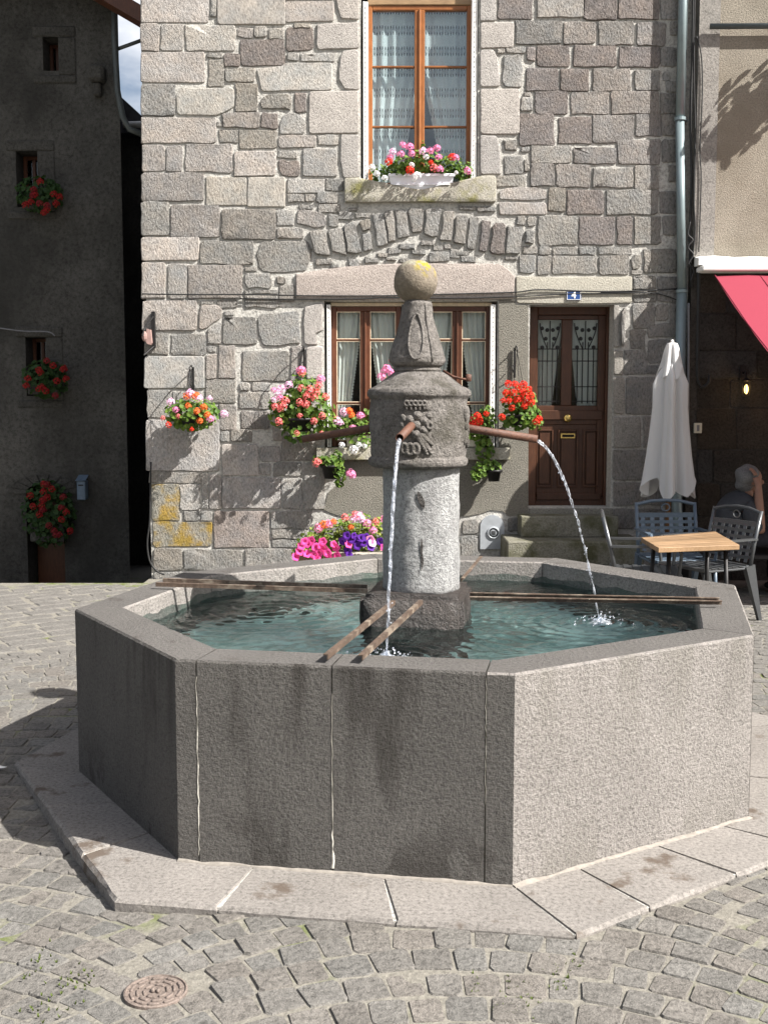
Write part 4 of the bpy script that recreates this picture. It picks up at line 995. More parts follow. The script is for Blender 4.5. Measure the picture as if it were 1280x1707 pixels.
mb = MB(); mb.box(x0+.02, FY-.04, z1-.04, x1-.02, FY+.12, z1-.028); mb.build('soil', M['soil'], t)
mb = MB(); foliage(mb, [B(670,278,.15,.1,1,.11,FY-.02),B(705,272,.2,.12,1.2,.12,FY-.02),B(745,275,.16,.1,1,.11,FY-.02),B(772,285,.09,.09,.5,.1,FY+.0),B(634,288,.1,.07,.4,.08,FY+.0),B(705,248,.02,.08,.12,.03,FY-.02)], 760, .019, R)
o = mb.build('foliage', M['leaf'], t, fix=False); o['kind'] = 'stuff'
heads(t, [(671,242,'pink',1),(683,245,'pink',1.1),(728,247,'pink',1),(655,254,'pale',1),(650,262,'pink',.9),(648,270,'red',1.1),(668,257,'pink',1),(686,256,'pink',.9),(705,252,'pale',1),(717,252,'pink',1),(731,262,'pink',.9),(710,262,'white',.8),(753,262,'red',1),(759,263,'pink',1),(723,280,'coral',1),(733,282,'pink',1),(718,271,'red',.7),(683,284,'red',1.1),(695,293,'white',1.1),(686,275,'white',.7),(620,280,'white',.9),(628,290,'white',.8),(779,285,'pink',1),(641,297,'white',.8),(760,288,'white',.5),(690,300,'white',.6)], FY-.16)
# lower window boxes on the sill
def sillbox(px0, px1, lab, fl, blobs, n):
    t = thing('flower_box', lab, 'flower box', (fx((px0+px1)/2,740),FY-.05,fz(746)), 'cream flower boxes on the lower window sill')
    x0,z0,x1,z1 = rect(px0,727,px1,746,FY-.04); mb = MB(); mb.bbox(x0, FY-.06, z0+.002, x1, FY+.07, z1, .01); mb.bbox(x0-.008, FY-.068, z1-.022, x1+.008, FY+.078, z1+.004, .004); mb.build('trough', M['cream'], t)
    mb = MB(); foliage(mb, blobs, n, .021, R); o = mb.build('foliage', M['leaf'], t, fix=False); o['kind'] = 'stuff'
    heads(t, fl, FY-.2)
sillbox(578, 640, 'left cream flower box of pink and white geraniums on the lower window sill', [(573,687,'pale',1.1),(582,685,'orange',1),(586,692,'orange',.9),(601,693,'pink',1.1),(562,702,'pale',1.2),(556,697,'coral',.9),(568,705,'pale',.8),(588,713,'pink',.9),(645,614,'pink',1.1),(650,620,'pink',1.1),(636,628,'pink',1.2),(640,618,'pink',.9),(651,600,'coral',.5),(570,742,'white',.8),(590,750,'white',1.2),(598,742,'white',.8),(608,744,'white',.6)],
  [B(585,712,.18,.11,1.2,.11,FY-.08),B(565,715,.1,.1,.5,.1,FY-.08),B(625,700,.12,.16,.6,.1,FY-.04),B(642,660,.05,.22,.3,.06,FY-.04),B(600,735,.12,.07,.4,.1,FY-.1)], 560)
sillbox(762, 800, 'right cream flower box of red geraniums on the lower window sill', [(795,694,'red',1.1),(798,703,'red',1.2),(788,708,'red',1.1),(810,690,'red',.8),(785,700,'darkred',.8),(792,712,'red',.9)],
  [B(795,712,.13,.13,1,.11,FY-.08),B(812,700,.09,.14,.5,.1,FY-.06),B(808,745,.10,.14,.6,.09,FY-.12)], 420)
# trailing plant and black pot under the sill
t = thing('trailing_plant', 'trailing ivy and pink geranium spilling from a pot under the window sill', 'plant', (fx(560,790),FY-.2,fz(800)))
c = UY(553, 775, FY-.17); pot_mesh(c, .07, .1, .13, M['iron'], t)
mb = MB(); foliage(mb, [B(548,768,.16,.07,1,.09,FY-.19),B(562,772,.06,.13,.8,.06,FY-.22),B(568,795,.05,.11,.7,.05,FY-.22)], 300, .020, R); o = mb.build('foliage', M['leaf'], t, fix=False); o['kind'] = 'stuff'
heads(t, [(529,771,'coral',1.2),(585,791,'pink',1.4)], FY-.26)
mb = MB(); mb.obox((c.x,FY-.01,c.z-.02),(c.x,FY-.1,c.z-.02),.02,.01); mb.build('pot_bracket', M['iron'], t)
t = thing('potted_plant', 'green plant in a black pot hung under the right end of the window sill', 'plant', (fx(822,790),FY-.2,fz(805)))
c = UY(823, 783, FY-.16); pot_mesh(c, .052, .07, .11, M['iron'], t)
mb = MB(); foliage(mb, [B(818,776,.09,.05,1,.07,FY-.18),B(800,785,.08,.08,.8,.06,FY-.18),B(792,794,.04,.04,.3,.04,FY-.2)], 190, .021, R); o = mb.build('foliage', M['leaf'], t, fix=False); o['kind'] = 'stuff'
mb = MB(); mb.obox((c.x,FY-.01,c.z-.03),(c.x,FY-.1,c.z-.03),.02,.01); mb.build('pot_bracket', M['iron'], t)
# big planter at the foot of the wall
YB = 10.2
t = thing('flower_planter', 'stone planter of magenta petunias, purple petunias and geraniums at the foot of the wall', 'planter', (fx(570,930,YB),YB,0))
x0,z0,x1,z1 = rect(492,918,660,960,YB); mb = MB(); mb.bbox(x0, YB-.16, 0, x1, YB+.22, z1, .02); mb.build('trough', M['sillstone'], t)
mb = MB(); foliage(mb, [B(570,895,.34,.17,1.5,.16,YB),B(605,885,.26,.17,1.1,.16,YB),B(535,905,.22,.12,.8,.16,YB),B(640,890,.2,.16,.8,.16,YB),B(520,920,.18,.08,.5,.12,YB-.1)], 1500, .019, R); o = mb.build('foliage', M['leaf_yel'], t, fix=False); o['kind'] = 'stuff'
fl = [(540,875,'orange',1.1),(548,874,'pink',1.1),(556,870,'orange',.8),(575,863,'coral',1),(588,866,'pale',1.0),(585,879,'orange',.8),(597,860,'pale',1.2),(602,865,'pale',1.1),(612,872,'pink',1.1),(531,881,'pink',1.2),(622,884,'pink',1.1),(592,858,'coral',.9),(626,870,'coral',.9),(640,866,'pink',1),(650,878,'pink',1)]
heads(t, fl, YB-.2)
fl = [(508,903,'t_magenta'),(519,901,'t_magenta'),(513,907,'t_magenta'),(503,910,'t_magenta'),(526,912,'t_magenta'),(538,903,'t_magenta'),(535,909,'t_magenta'),(540,914,'t_magenta'),(500,919,'t_magenta'),(512,923,'t_magenta'),(493,928,'t_magenta'),(524,925,'t_magenta'),(533,921,'t_magenta'),(546,922,'t_magenta'),(560,913,'t_magenta'),(556,907,'t_magenta',.8),(562,927,'t_magenta'),(581,907,'t_magenta'),(549,930,'t_magenta'),(528,930,'t_magenta',.9),
   (578,893,'t_purple'),(571,902,'t_purple'),(586,899,'t_purple'),(594,902,'t_purple'),(602,897,'t_purple'),(610,896,'t_purple'),(596,910,'t_purple'),(580,918,'t_purple'),(582,925,'t_purple',.9),(618,912,'t_purple'),(607,905,'t_purple'),(617,899,'t_pink'),(621,905,'t_pale'),(634,903,'t_purple'),(640,912,'t_magenta'),(652,900,'t_purple'),(590,893,'t_purple',.8)]
heads(t, fl, YB-.24)

# ------------------------------------------------------------------ the fountain
fount = thing('fountain', 'octagonal grey stone fountain with a carved column topped by a ball', 'fountain', (CEN.x, CEN.y, 0))
def per(i, t): a = OC[i % 8]; b = OC[(i+1) % 8]; return a.lerp(b, t)
def side_n(i): a = OC[i % 8]; b = OC[(i+1) % 8]; t = (b-a).normalized(); return Vector((-t.y, t.x))
# side i runs from corner i to corner i+1; side 1 faces the camera
PIECES = [((1,.065),(1,.475)), ((1,.475),(1,.92)), ((1,.92),(3,0)), ((3,0),(4,0)), ((4,0),(5,0)), ((5,0),(6,0)), ((6,0),(7,0)), ((7,0),(8,0)), ((8,0),(9,.065))]
def basin_piece(s, e):
    outer = []; inner = []; gap = .0028
    def end(i, t, sgn):
        if t > 0:
            tt = t+sgn*gap/(OC[(i+1) % 8]-OC[i % 8]).length
            p = per(i, tt); q_ = p+side_n(i)*.20; a_, b_ = IC[i % 8], IC[(i+1) % 8]; L = (b_-a_).length; d_ = (b_-a_)/L
            u = max(.006+sgn*gap, min(L-.006+sgn*gap, (q_-a_).dot(d_))); return p, a_+d_*u
        # corner joint: mitre
        p = OC[i % 8]; q_ = IC[i % 8]; d = (OC[(i+1) % 8]-p).normalized() if sgn > 0 else (OC[(i-1) % 8]-p).normalized()
        return p+d*gap, q_+d*gap
    o, n_ = end(*s, 1); outer.append(o); inner.append(n_)
    for k in range(s[0]+1, e[0]+(1 if e[1] > 0 else 0)): outer.append(OC[k % 8].copy()); inner.append(IC[k % 8].copy())
    o, n_ = end(*e, -1); outer.append(o); inner.append(n_)
    return outer, inner
def slab_obj(outer, inner, mat_top, mats):
    do, di = [], []
    for k in range(len(outer)-1):
        m_ = max(1, int((outer[k+1]-outer[k]).length/.022))
        for j in range(m_): do.append(outer[k].lerp(outer[k+1], j/m_)); di.append(inner[k].lerp(inner[k+1], j/m_))
    outer = do+[outer[-1]]; inner = di+[inner[-1]]
    m = len(outer); mb = MB()
    ring = outer+inner[::-1]; n = len(ring)
    ch = .007
    cc = []; cz = [.007+.005*abs(mnoise.noise(Vector((p.x*19, p.y*19, 3))))+(.016*max(0, mnoise.noise(Vector((p.x*11, p.y*11, 8)))-.42)) for p in ring]
    for k, p in enumerate(ring):
        q_ = outer[k].lerp(inner[k], cz[k]/.2) if k < m else inner[n-1-k].lerp(outer[n-1-k], cz[k]/.2)
        cc.append(q_)
    v = [(p.x,p.y,STEPZ-.06) for p in ring]+[(p.x,p.y,RIMZ-cz[k]) for k, p in enumerate(ring)]+[(p.x,p.y,RIMZ) for p in cc]
    f = []
    for k in range(n):
        f.append((k,(k+1) % n,n+(k+1) % n,n+k)); f.append((n+k,n+(k+1) % n,2*n+(k+1) % n,2*n+k))
    for k in range(m-1): f.append((2*n+k,2*n+k+1,2*n+n-2-k,2*n+n-1-k))
    mb.add(v, f); mb.m[-(m-1):] = [1]*(m-1); return mb
for i, (s, e) in enumerate(PIECES):
    o_, n_ = basin_piece(s, e)
    so_ = slab_obj(o_, n_, None, None).build('basin_slab', [M['lava_shade_damp'] if i in (0, 1, 8) else M['lava'], M['lava_top'], M['lava_shade_damp']], fount)
    if i == 2:      # the strip on the front face, given the shade-darkened stone
        for f_ in so_.data.polygons:
            if f_.normal.x*-side_n(1).x+f_.normal.y*-side_n(1).y > .99: f_.material_index = 2
# mortar core a little behind the faces, so the joints read as recessed
co, ci = offset_poly(OC, .012), offset_poly(OC, .188); mb = MB(); v = []
for z in (0, RIMZ-.008): v += [(p.x,p.y,z) for p in co]+[(p.x,p.y,z) for p in ci]
mb.add(v, [(k,(k+1) % 8,16+(k+1) % 8,16+k) for k in range(8)]+[(8+k,24+k,24+(k+1) % 8,8+(k+1) % 8) for k in range(8)]+[(16+k,16+(k+1) % 8,24+(k+1) % 8,24+k) for k in range(8)])
mb.build('joint_mortar', M['sillstone'], fount)
bf = offset_poly(OC, .16); mb = MB(); mb.prism([(p.x,p.y) for p in bf], .0, .08)
t_ = NT('pale_basin_floor'); n_ = t_.noise(t_.pos(), 4, 4); t_.set(t_.mix(t_.ramp(n_, [(.42,0.0),(.62,1.0)]), (.30,.42,.41), (.84,.95,.93)), .7, .2); M['floor'] = t_.m
mb.build('basin_floor', M['floor'], fount)
# wet, darkened lining of the inner walls up to just above the water
lo = offset_poly(OC, .201); mb = MB(); v = []; n = 0
for i in range(8):
    m_ = max(3, int((lo[(i+1) % 8]-lo[i]).length/.03))
    for k in range(m_):
        q_ = lo[i].lerp(lo[(i+1) % 8], k/m_); h = WATZ+.035+.028*mnoise.noise(Vector((q_.x*5, q_.y*5, 2)))+.012*mnoise.noise(Vector((q_.x*21, q_.y*21, 2)))
        v += [(q_.x, q_.y, .06), (q_.x, q_.y, h)]; n += 1
mb.add(v, [(2*k, 2*k+1, 2*((k+1) % n)+1, 2*((k+1) % n)) for k in range(n)])
mb.build('basin_lining', stone_mat('wet_lining', (.085,.090,.082), scale=50, bump=.7, dist=.008, rough=.55, spec=.4, stain=(.05,.075,.06), stain_scale=3), fount, fix=False)
# lime that has seeped from the joints of the front slabs
nF = -side_n(1)
def lime(t, prof):
    p = per(1, t); tg = (OC[2]-OC[1]).normalized(); mb = MB(); v = []
    N = 26
    for k in range(N+1):
        f = k/N; z = prof[0][0]+(prof[-1][0]-prof[0][0])*f; w = .004
        for (za, wa), (zb, wb) in zip(prof, prof[1:]):
            if min(za,zb) <= z <= max(za,zb): w = (wa+(wb-wa)*((z-za)/(zb-za) if zb != za else 0))*.5*(1 if mnoise.noise(Vector((z*16, t*50, 3))) > -.18 else .15)
        w *= R.uniform(.6,1.3); cx_ = R.gauss(0,.0012)
        for (a_, d_) in ((-w,.0004),(0,.0014+w*.12),(w,.0004),(0,-.012)):
            q_ = p+tg*(a_+cx_)+nF*d_; v.append((q_.x,q_.y,z))
    f = []
    for k in range(N):
        for j in range(4): f.append((k*4+j, k*4+(j+1) % 4, k*4+4+(j+1) % 4, k*4+4+j))
    mb.add(v, f); mb.build('lime_streak', M['lime'], fount, True)
lime(.065, [(.70,.0008),(.60,.0022),(.45,.0038),(.30,.0042),(.20,.0048),(.10,.002),(.04,.001)])
lime(.475, [(.66,.0006),(.45,.0012),(.30,.0022),(.22,.003),(.14,.006),(.07,.012),(.03,.015)])
lime(.92, [(.74,.0006),(.60,.0014),(.48,.0012),(.30,.0006)])

# low step round the basin, in slabs
step = thing('fountain_step', 'low slab step all round the foot of the fountain', 'step', (CEN.x, CEN.y, .0))
IN = offset_poly(OC, .01)
def step_piece(s, e):
    """a slab from (side, t) to (side, t); may turn a corner"""
    def sp(i, t): return STEP_OUT[i % 8].lerp(STEP_OUT[(i+1) % 8], t)
    def ip(i, t): return IN[i % 8].lerp(IN[(i+1) % 8], t)
    g_ = .004
    def along(P, i, d): 
        t = (STEP_OUT[(i+1) % 8]-STEP_OUT[i % 8]).normalized(); return P+t*d
    outer = []; 
    stops = [(s[0], s[1])]+[(k, 0.0) for k in range(s[0]+1, e[0]+1) if not (k == e[0] and e[1] == 0)]+[(e[0], e[1])]
    inn = []
    for k, (i, t) in enumerate(stops):
        d = g_ if k == 0 else (-g_ if k == len(stops)-1 else 0)
        j = i if not (k == len(stops)-1 and t == 0) else i-1
        outer.append(along(sp(i, t), j, d)); inn.append(along(ip(i, t), j, d))
    dense = []
    for a, b in zip(outer, outer[1:]):
        m = max(2, int((b-a).length/.06))
        dense += [a.lerp(b, k/m) for k in range(m)]
    dense.append(outer[-1]); cc = sum(inn, Vector((0,0)))/len(inn)
    mb = MB(); v = []; n = len(dense)+len(inn)
    for z, ins in ((-.12,0),(STEPZ-.012,0),(STEPZ,.012)):
        for p_ in dense:
            q_ = p_+(cc-p_).normalized()*(ins+mnoise.noise(Vector((p_.x*12, p_.y*12, z*50)))*.008); v.append((q_.x, q_.y, z+R.uniform(-.0012,.0012)))
        for p_ in inn[::-1]: v.append((p_.x, p_.y, z))
    f = []
    for r_ in range(2):
        for k in range(n): f.append((r_*n+k, r_*n+(k+1) % n, (r_+1)*n+(k+1) % n, (r_+1)*n+k))
    f.append(tuple(2*n+k for k in range(n)))
    mb.add(v, f); k = R.uniform(.93,1.08); mb.build('slab', M['slab'], step).color = (.198*k,.183*k,.168*k,1)
for s, e in (((0,.03),(0,.40)),((0,.40),(0,.74)),((0,.74),(1,.235)),((1,.235),(1,.625)),((1,.625),(2,0)),((2,0),(2,.24)),((2,.24),(2,.56)),((2,.56),(2,.86)),((2,.86),(3,.4)),((3,.4),(4,0)),((4,0),(4,.5)),((4,.5),(5,0)),((5,0),(6,0)),((6,0),(6,.5)),((6,.5),(7,0)),((7,0),(7,.5)),((7,.5),(8,.03))):
    step_piece(s, e)
# joint mortar between the step slabs and the pale mortar fillet against the basin
mb = MB(); so_, si_ = offset_poly(STEP_OUT, .01), offset_poly(OC, .02); v = []
v += [(p.x,p.y,STEPZ-.006) for p in so_]+[(p.x,p.y,STEPZ-.006) for p in si_]+[(p.x,p.y,-.04) for p in so_]
mb.add(v, [(k,(k+1) % 8,8+(k+1) % 8,8+k) for k in range(8)]+[(16+k,16+(k+1) % 8,(k+1) % 8,k) for k in range(8)]); mb.build('slab_mortar', M['mortar'], step)
mb = MB()
for i in range(1, 3):
    N = 40
    v = []
    for k in range(N+1):
        p = OC[i].lerp(OC[i+1], k/N); nn = -side_n(i); w = .016+.016*mnoise.noise(Vector((p.x*9, p.y*9, i)))
        h = .006+.007*mnoise.noise(Vector((p.x*13, p.y*13, 5+i)))
        for (d_, z) in ((.0015, STEPZ+h),(w, STEPZ+.0025),(w*1.0, STEPZ-.01)): q_ = p+nn*d_; v.append((q_.x,q_.y,z))
    mb.add(v, [(k*3+j,(k+1)*3+j,(k+1)*3+j+1,k*3+j+1) for k in range(N) for j in range(2)])
mb.build('mortar_fillet', plain('dusty_mortar', (.225,.205,.18), .95, .1, var=.2, scale=40, bump=.5), step, True)

# plinth block, shaft, drum, finial
PLX, PLY = .165, 5.22; rt = -.16
def block(cx_, cy_, hw_, z0, z1, rot, jag, name, mat):
    bm = bmesh.new(); bmesh.ops.create_cube(bm, size=1)
    for v in bm.verts: v.co = Vector((v.co.x*2*hw_, v.co.y*2*hw_, z0 if v.co.z < 0 else z1))
    bmesh.ops.bevel(bm, geom=bm.edges[:], offset=.022, segments=2, affect='EDGES')
    bmesh.ops.subdivide_edges(bm, edges=bm.edges[:], cuts=7, use_grid_fill=True)
    for v in bm.verts:
        d = Vector((v.co.x, v.co.y, 0)).normalized(); v.co += (d+Vector((0,0,.5 if v.co.z > z1-.1 else 0)))*(mnoise.noise(v.co*7)*jag+mnoise.noise(v.co*22)*jag*.5)
    bmesh.ops.rotate(bm, verts=bm.verts[:], cent=(0,0,0), matrix=Matrix.Rotation(rot, 3, 'Z')); bmesh.ops.translate(bm, verts=bm.verts[:], vec=(cx_,cy_,0))
    mb = MB(); mb.addbm(bm); return mb.build(name, mat, fount, True)
block(PLX, PLY, .238, .06, .795, rt, .016, 'plinth', M['wetblock'])
COLX = .178; CY = PLY
def dens(prof, k=4):
    out = []
    for (a, b) in zip(prof, prof[1:]):
        for i in range(k): t = i/k; out.append((a[0]+(b[0]-a[0])*t, a[1]+(b[1]-a[1])*t))
    out.append(prof[-1]); return out
mb = MB(); mb.lathe(dens([(.176,.785),(.184,.80),(.184,1.0),(.183,1.2),(.181,1.37),(.172,1.385)], 8), (COLX,CY,0), 72, .0055, seed=1); mb.build('shaft', M['shaft'], fount, True)
DX = .163
drum = [(.18,1.372),(.215,1.376),(.232,1.386),(.237,1.402),(.234,1.418),(.224,1.428),(.226,1.44),(.229,1.56),(.228,1.66),(.226,1.695),(.232,1.703),(.240,1.712),(.242,1.726),(.236,1.742),(.218,1.752),(.205,1.758),(.198,1.765),(.165,1.79),(.135,1.812),(.118,1.822),(.10,1.826)]
mb = MB(); mb.lathe(dens(drum, 3), (DX,CY,0), 72, .009, seed=2); dr_o = mb.build('drum', M['column'], fount, True)
bulb = [(.09,1.818),(.106,1.822),(.113,1.832),(.108,1.842),(.104,1.847),(.119,1.853),(.129,1.868),(.131,1.888),(.126,1.915),(.113,1.955),(.097,2.00),(.084,2.045),(.075,2.09),(.070,2.125),(.069,2.140),(.062,2.151),(.03,2.156)]
BX = .158
mb = MB(); mb.lathe(dens(bulb, 4), (BX,CY,0), 64, .006, seed=3); mb.build('finial', M['column'], fount, True)
t_ = NT('lichened_ball_stone'); P_ = t_.pos(); n1 = t_.noise(P_, 45, 5, .7); n2 = t_.noise(P_, 17, 5, .7)
c_ = t_.mix(1.0, (.195,.165,.128), t_.ramp(n1, [(.3,.65),(.7,1.2)]), 'MULTIPLY')
vm = t_.n('VectorMath', operation='DISTANCE'); t_.l(P_, vm.inputs[0]); vm.inputs[1].default_value = (.215, 5.14, 2.345)
li = t_.math('MULTIPLY', t_.ramp(vm.outputs[1], [(.06,1.0),(.10,0.0)]), t_.ramp(n2, [(.50,0.0),(.54,1.0)]))
vm2 = t_.n('VectorMath', operation='DISTANCE'); t_.l(P_, vm2.inputs[0]); vm2.inputs[1].default_value = (.15, 5.2, 2.36)
lw = t_.math('MULTIPLY', t_.ramp(vm2.outputs[1], [(.05,1.0),(.10,0.0)]), t_.ramp(t_.noise(P_, 16, 4), [(.42,0.0),(.6,1.0)]))
c_ = t_.mix(lw, c_, (.30,.29,.22)); c_ = t_.mix(li, c_, (.27,.215,.035))
M['ball'] = t_.set(c_, .9, .15, t_.bump(n1, .9, .01))
mb = MB(); mb.ball((.147,CY,2.246), (.104,.104,.101), 40, 26, jit=.05); mb.build('ball', M['ball'], fount, True)
mb = MB(); mb.tube([(.147,CY,2.13),(.147,CY,2.17)], .05, 16); mb.build('neck', M['column'], fount, True)

# weathered pits and a long crack in the shaft
def shaft_mark(pts, w):
    mb = MB(); v = []; N = len(pts)
    for (px, py, ww) in pts:
        x = UY(px, py, CY-.18).x; z = UY(px, py, CY-.18).z; s_ = max(-.95, min(.95, (x-COLX)/.184)); a_ = math.asin(s_)
        for d_ in (-1, 1): aa = a_+d_*ww/.184; v.append((COLX+.1885*math.sin(aa), CY-.1885*math.cos(aa), z))
    mb.add(v, [(2*k, 2*k+1, 2*k+3, 2*k+2) for k in range(N-1)]); mb.build('crack', M['wetblock'], fount, fix=False)
shaft_mark([(702,898,.002),(703,910,.006),(702,922,.005),(704,934,.006),(703,946,.003),(701,952,.001)], 1)
shaft_mark([(697,820,.004),(700,828,.012),(703,836,.014),(705,844,.008),(706,848,.002)], 1)
# carved rosettes and leaves on the drum, almond loops on the finial
def on_drum(ang, z, r=.229): return Vector((DX+r*math.sin(ang), CY-r*math.cos(ang), z)), Vector((math.sin(ang), -math.cos(ang), 0))
def relief(mb, ang, dz, sx, sz, d, rot=0.0, ring=False):
    """flattened lump on the drum, ang/dz relative to the rosette"""
    p, n_ = on_drum(ang, dz); u = Vector((math.cos(ang), math.sin(ang), 0)); w = Vector((0,0,1))
    u2 = u*math.cos(rot)+w*math.sin(rot); w2 = -u*math.sin(rot)+w*math.cos(rot)
    if ring:
        pts = [p+u2*(sx*math.cos(t))+w2*(sz*math.sin(t))+n_*d*.4 for t in [2*pi*k/14 for k in range(15)]]; mb.tube(pts, d*.8, 6, False)
    else:
        Mt = Matrix((u2, n_, w2)).transposed()
        mb.ball(p, (sx, d, sz), 12, 8, Mt)
def carving(base):
    mb = MB(); zc = 1.578
    for k in range(6):
        t = 2*pi*k/6+.45; a_ = base+.165*math.cos(t); z = zc+.043*math.sin(t)
        relief(mb, a_, z, .023, .021, .010); relief(mb, a_, z, .015, .014, .014)
    relief(mb, base, zc, .020, .020, .012)
    for k in range(5): relief(mb, base-.20+.085*k, 1.676, .011, .010, .009, ring=True); relief(mb, base-.20+.085*k, 1.655, .006, .012, .009)
    for (a_, z) in ((-.27,1.61),(-.29,1.575),(-.26,1.54)): relief(mb, base+a_, z, .014, .022, .009, .5)
    for (a_, z, sx, sz) in ((-.24,1.472,.017,.026),(-.13,1.468,.020,.030),(-.02,1.470,.018,.028)): relief(mb, base+a_, z, sx, sz, .010); relief(mb, base+a_, z, sx*.8, sz*.8, .012, ring=True)
    # pointed leaf fanning to the lower right
    for (a0, z0, a1, z1, w_) in ((.07,1.525,.28,1.452,.016),(.06,1.515,.20,1.448,.014),(.10,1.530,.30,1.49,.013)):
        for k in range(7):
            f = k/6; relief(mb, base+a0+(a1-a0)*f, z0+(z1-z0)*f, w_*(1.1-.8*f)+.004, w_*(1.1-.8*f)+.004, .011)
    # panel of flat tiles to the right of the rosette
    for (a0, a1, z0, z1, sl_) in ((.10,.29,1.640,1.690,.06),(.17,.30,1.600,1.634,.01),(.19,.30,1.556,1.594,.0),(.17,.30,1.505,1.548,.02)):
        q_ = [on_drum(base+a_, z, .2335)[0] for (a_, z) in ((a0+.012,z0+.004),(a1-.012,z0+.004),(a1-.012,z1-.004),(a0+.012+sl_,z1-.004))]; q2 = [on_drum(base+a_, z, .222)[0] for (a_, z) in ((a0,z0),(a1,z0),(a1,z1),(a0+sl_,z1))]
        mb.add(q_+q2, [(0,1,2,3),(7,6,5,4),(0,4,5,1),(1,5,6,2),(2,6,7,3),(3,7,4,0)])
    relief(mb, base+.25, 1.575, .012, .014, .010, ring=True); relief(mb, base+.25, 1.616, .016, .007, .010)
    return mb
carving(-.06).build('carving', M['column'], fount, True)
mb = MB()
for (a_, z, sx, sz, r_) in ((1.18,1.63,.018,.045,.2),(1.25,1.575,.022,.03,.0),(1.20,1.52,.016,.04,-.3),(1.30,1.50,.014,.035,.3),(1.33,1.62,.014,.05,-.2),(1.35,1.55,.02,.03,0)): relief(mb, a_, z, sx, sz, .018, r_)
mb.build('carving', M['column'], fount, True)
def bulb_r(z):
    for (a, b) in zip(bulb, bulb[1:]):
        if a[1] <= z <= b[1] and b[1] > a[1]: return a[0]+(b[0]-a[0])*(z-a[1])/(b[1]-a[1])
    return .1
for ang in (-.10, 2.2, 3.9):
    mb = MB(); pts = []
    for k in range(33):
        t = 2*pi*k/32; z = 1.985+.105*math.sin(t); w = .033*math.cos(t)*(1-.28*math.sin(t)); r_ = bulb_r(z)+.0015
        a_ = ang+w/r_; pts.append((BX+r_*math.sin(a_), CY-r_*math.cos(a_), z))
    mb.tube(pts, .0062, 6, False); 
    a_ = ang+.62; mb.tube([(BX+(bulb_r(z)+.001)*math.sin(a_), CY-(bulb_r(z)+.001)*math.cos(a_), z) for z in [1.87+.27*k/14 for k in range(15)]], .0065, 6)
    mb.build('petal_ridge', M['column'], fount, True)
mb = MB(); p0 = Vector((DX+.115,CY-.03,1.83)); p1 = Vector((DX+.205,CY-.06,1.79)); mb.tube([p0, p0.lerp(p1,.5)+Vector((0,0,-.008)), p1, p1+Vector((.02,-.004,.0))], .006, 6); mb.bbox(p1.x+.014,p1.y-.010,p1.z-.012,p1.x+.040,p1.y+.010,p1.z+.022,.004); mb.build('iron_clamp', M['rust'], fount, True)

# spouts
dF = Vector((-.17,-.985,0)); dR = Vector((.985,-.17,0)); SP = []
def spout(d, zb, ln, drop, off=0.0, rad=.019):
    b = Vector((DX, CY, zb))+d*.20+Vector((0,0,0)); e = Vector((DX, CY, zb))+d*(.23+ln)+Vector((0,0,-drop))
    mb = MB(); n = 14; t = (e-b).normalized(); u = t.cross(Vector((0,0,1))).normalized(); w = u.cross(t)
    v = []
    for (c, r_) in ((b,rad),(e,rad),(e,rad*.8),(b.lerp(e,.25),rad*.8)): v += [c+u*(r_*math.cos(2*pi*k/n))+w*(r_*math.sin(2*pi*k/n)) for k in range(n)]
    mb.add(v, [(i*n+k,i*n+(k+1) % n,(i+1)*n+(k+1) % n,(i+1)*n+k) for i in range(3) for k in range(n)]+[tuple(range(3*n,4*n))])
    mb.build('spout', M['rust'], fount, True); return e, t
eF, tF = spout(dF, 1.578, .34, .050); eR, tR = spout(dR, 1.565, .33, .055); spout(-dR, 1.565, .335, .060); spout(-dF, 1.575, .32, .05)

# rusty angle bars from the plinth to the rim
def bar(a, b, w=.022):
    a = Vector(a); b = Vector(b); mb = MB(); t = (b-a).normalized(); s = t.cross(Vector((0,0,1))).normalized()
    mb.obox(a, b, .004, .016); mb.obox(a+s*.007+Vector((0,0,.0095)), b+s*.007+Vector((0,0,.0095)), .018, .004); mb.build('support_bar', M['bar'], fount)
zb = .782
bar(UZ(658,1005,zb), UZ(546,1096,zb)); bar(UZ(704,1004,zb), UZ(604,1097,zb))
bar(UZ(612,986,zb), UZ(260,975,zb)); bar(UZ(612,979,zb), UZ(272,968,zb))
bar(UZ(783,991,zb), UZ(1198,1000,zb)); bar(UZ(783,998,zb), UZ(1202,1005,zb))
bar(UZ(768,968,zb), UZ(800,930,zb)); bar(UZ(735,962,zb), UZ(760,930,zb))

# water with ripples where the jets fall
lF = Vector((eF.x+tF.x*.30, eF.y+tF.y*.30)); lR = Vector((eR.x+.37, eR.y-.0)); lR = Vector((UZ(1000,1038,WATZ).x, UZ(1000,1038,WATZ).y)); lL = Vector((UZ(445,1018,WATZ).x, UZ(445,1018,WATZ).y))
wp = offset_poly(OC, .195); mb = MB(); N = 380; X0w, X1w, Y0w, Y1w = -1.3, 1.7, 3.7, 6.8
idx = {}; vs_ = []
def wz(x, y):
    p = Vector((x, y, 0)); z = 0
    for (c, A, lam, fall) in ((lL,.0068,.095,.40),(lR,.0062,.080,.38),(lF,.0060,.075,.32),(Vector((PLX,PLY)),.0012,.08,.4)):
        d = math.hypot(x-c.x, y-c.y); z += A*math.cos(2*pi*d/lam)*math.exp(-d/fall)*min(1, d/.05+.3)
    z += .0045*mnoise.noise(Vector((x*5, y*7, 1)))+.0045*mnoise.noise(Vector((x*8, y*14, 4)))+.0026*mnoise.noise(Vector((x*22, y*34, 7)))
    return z
fs_ = []
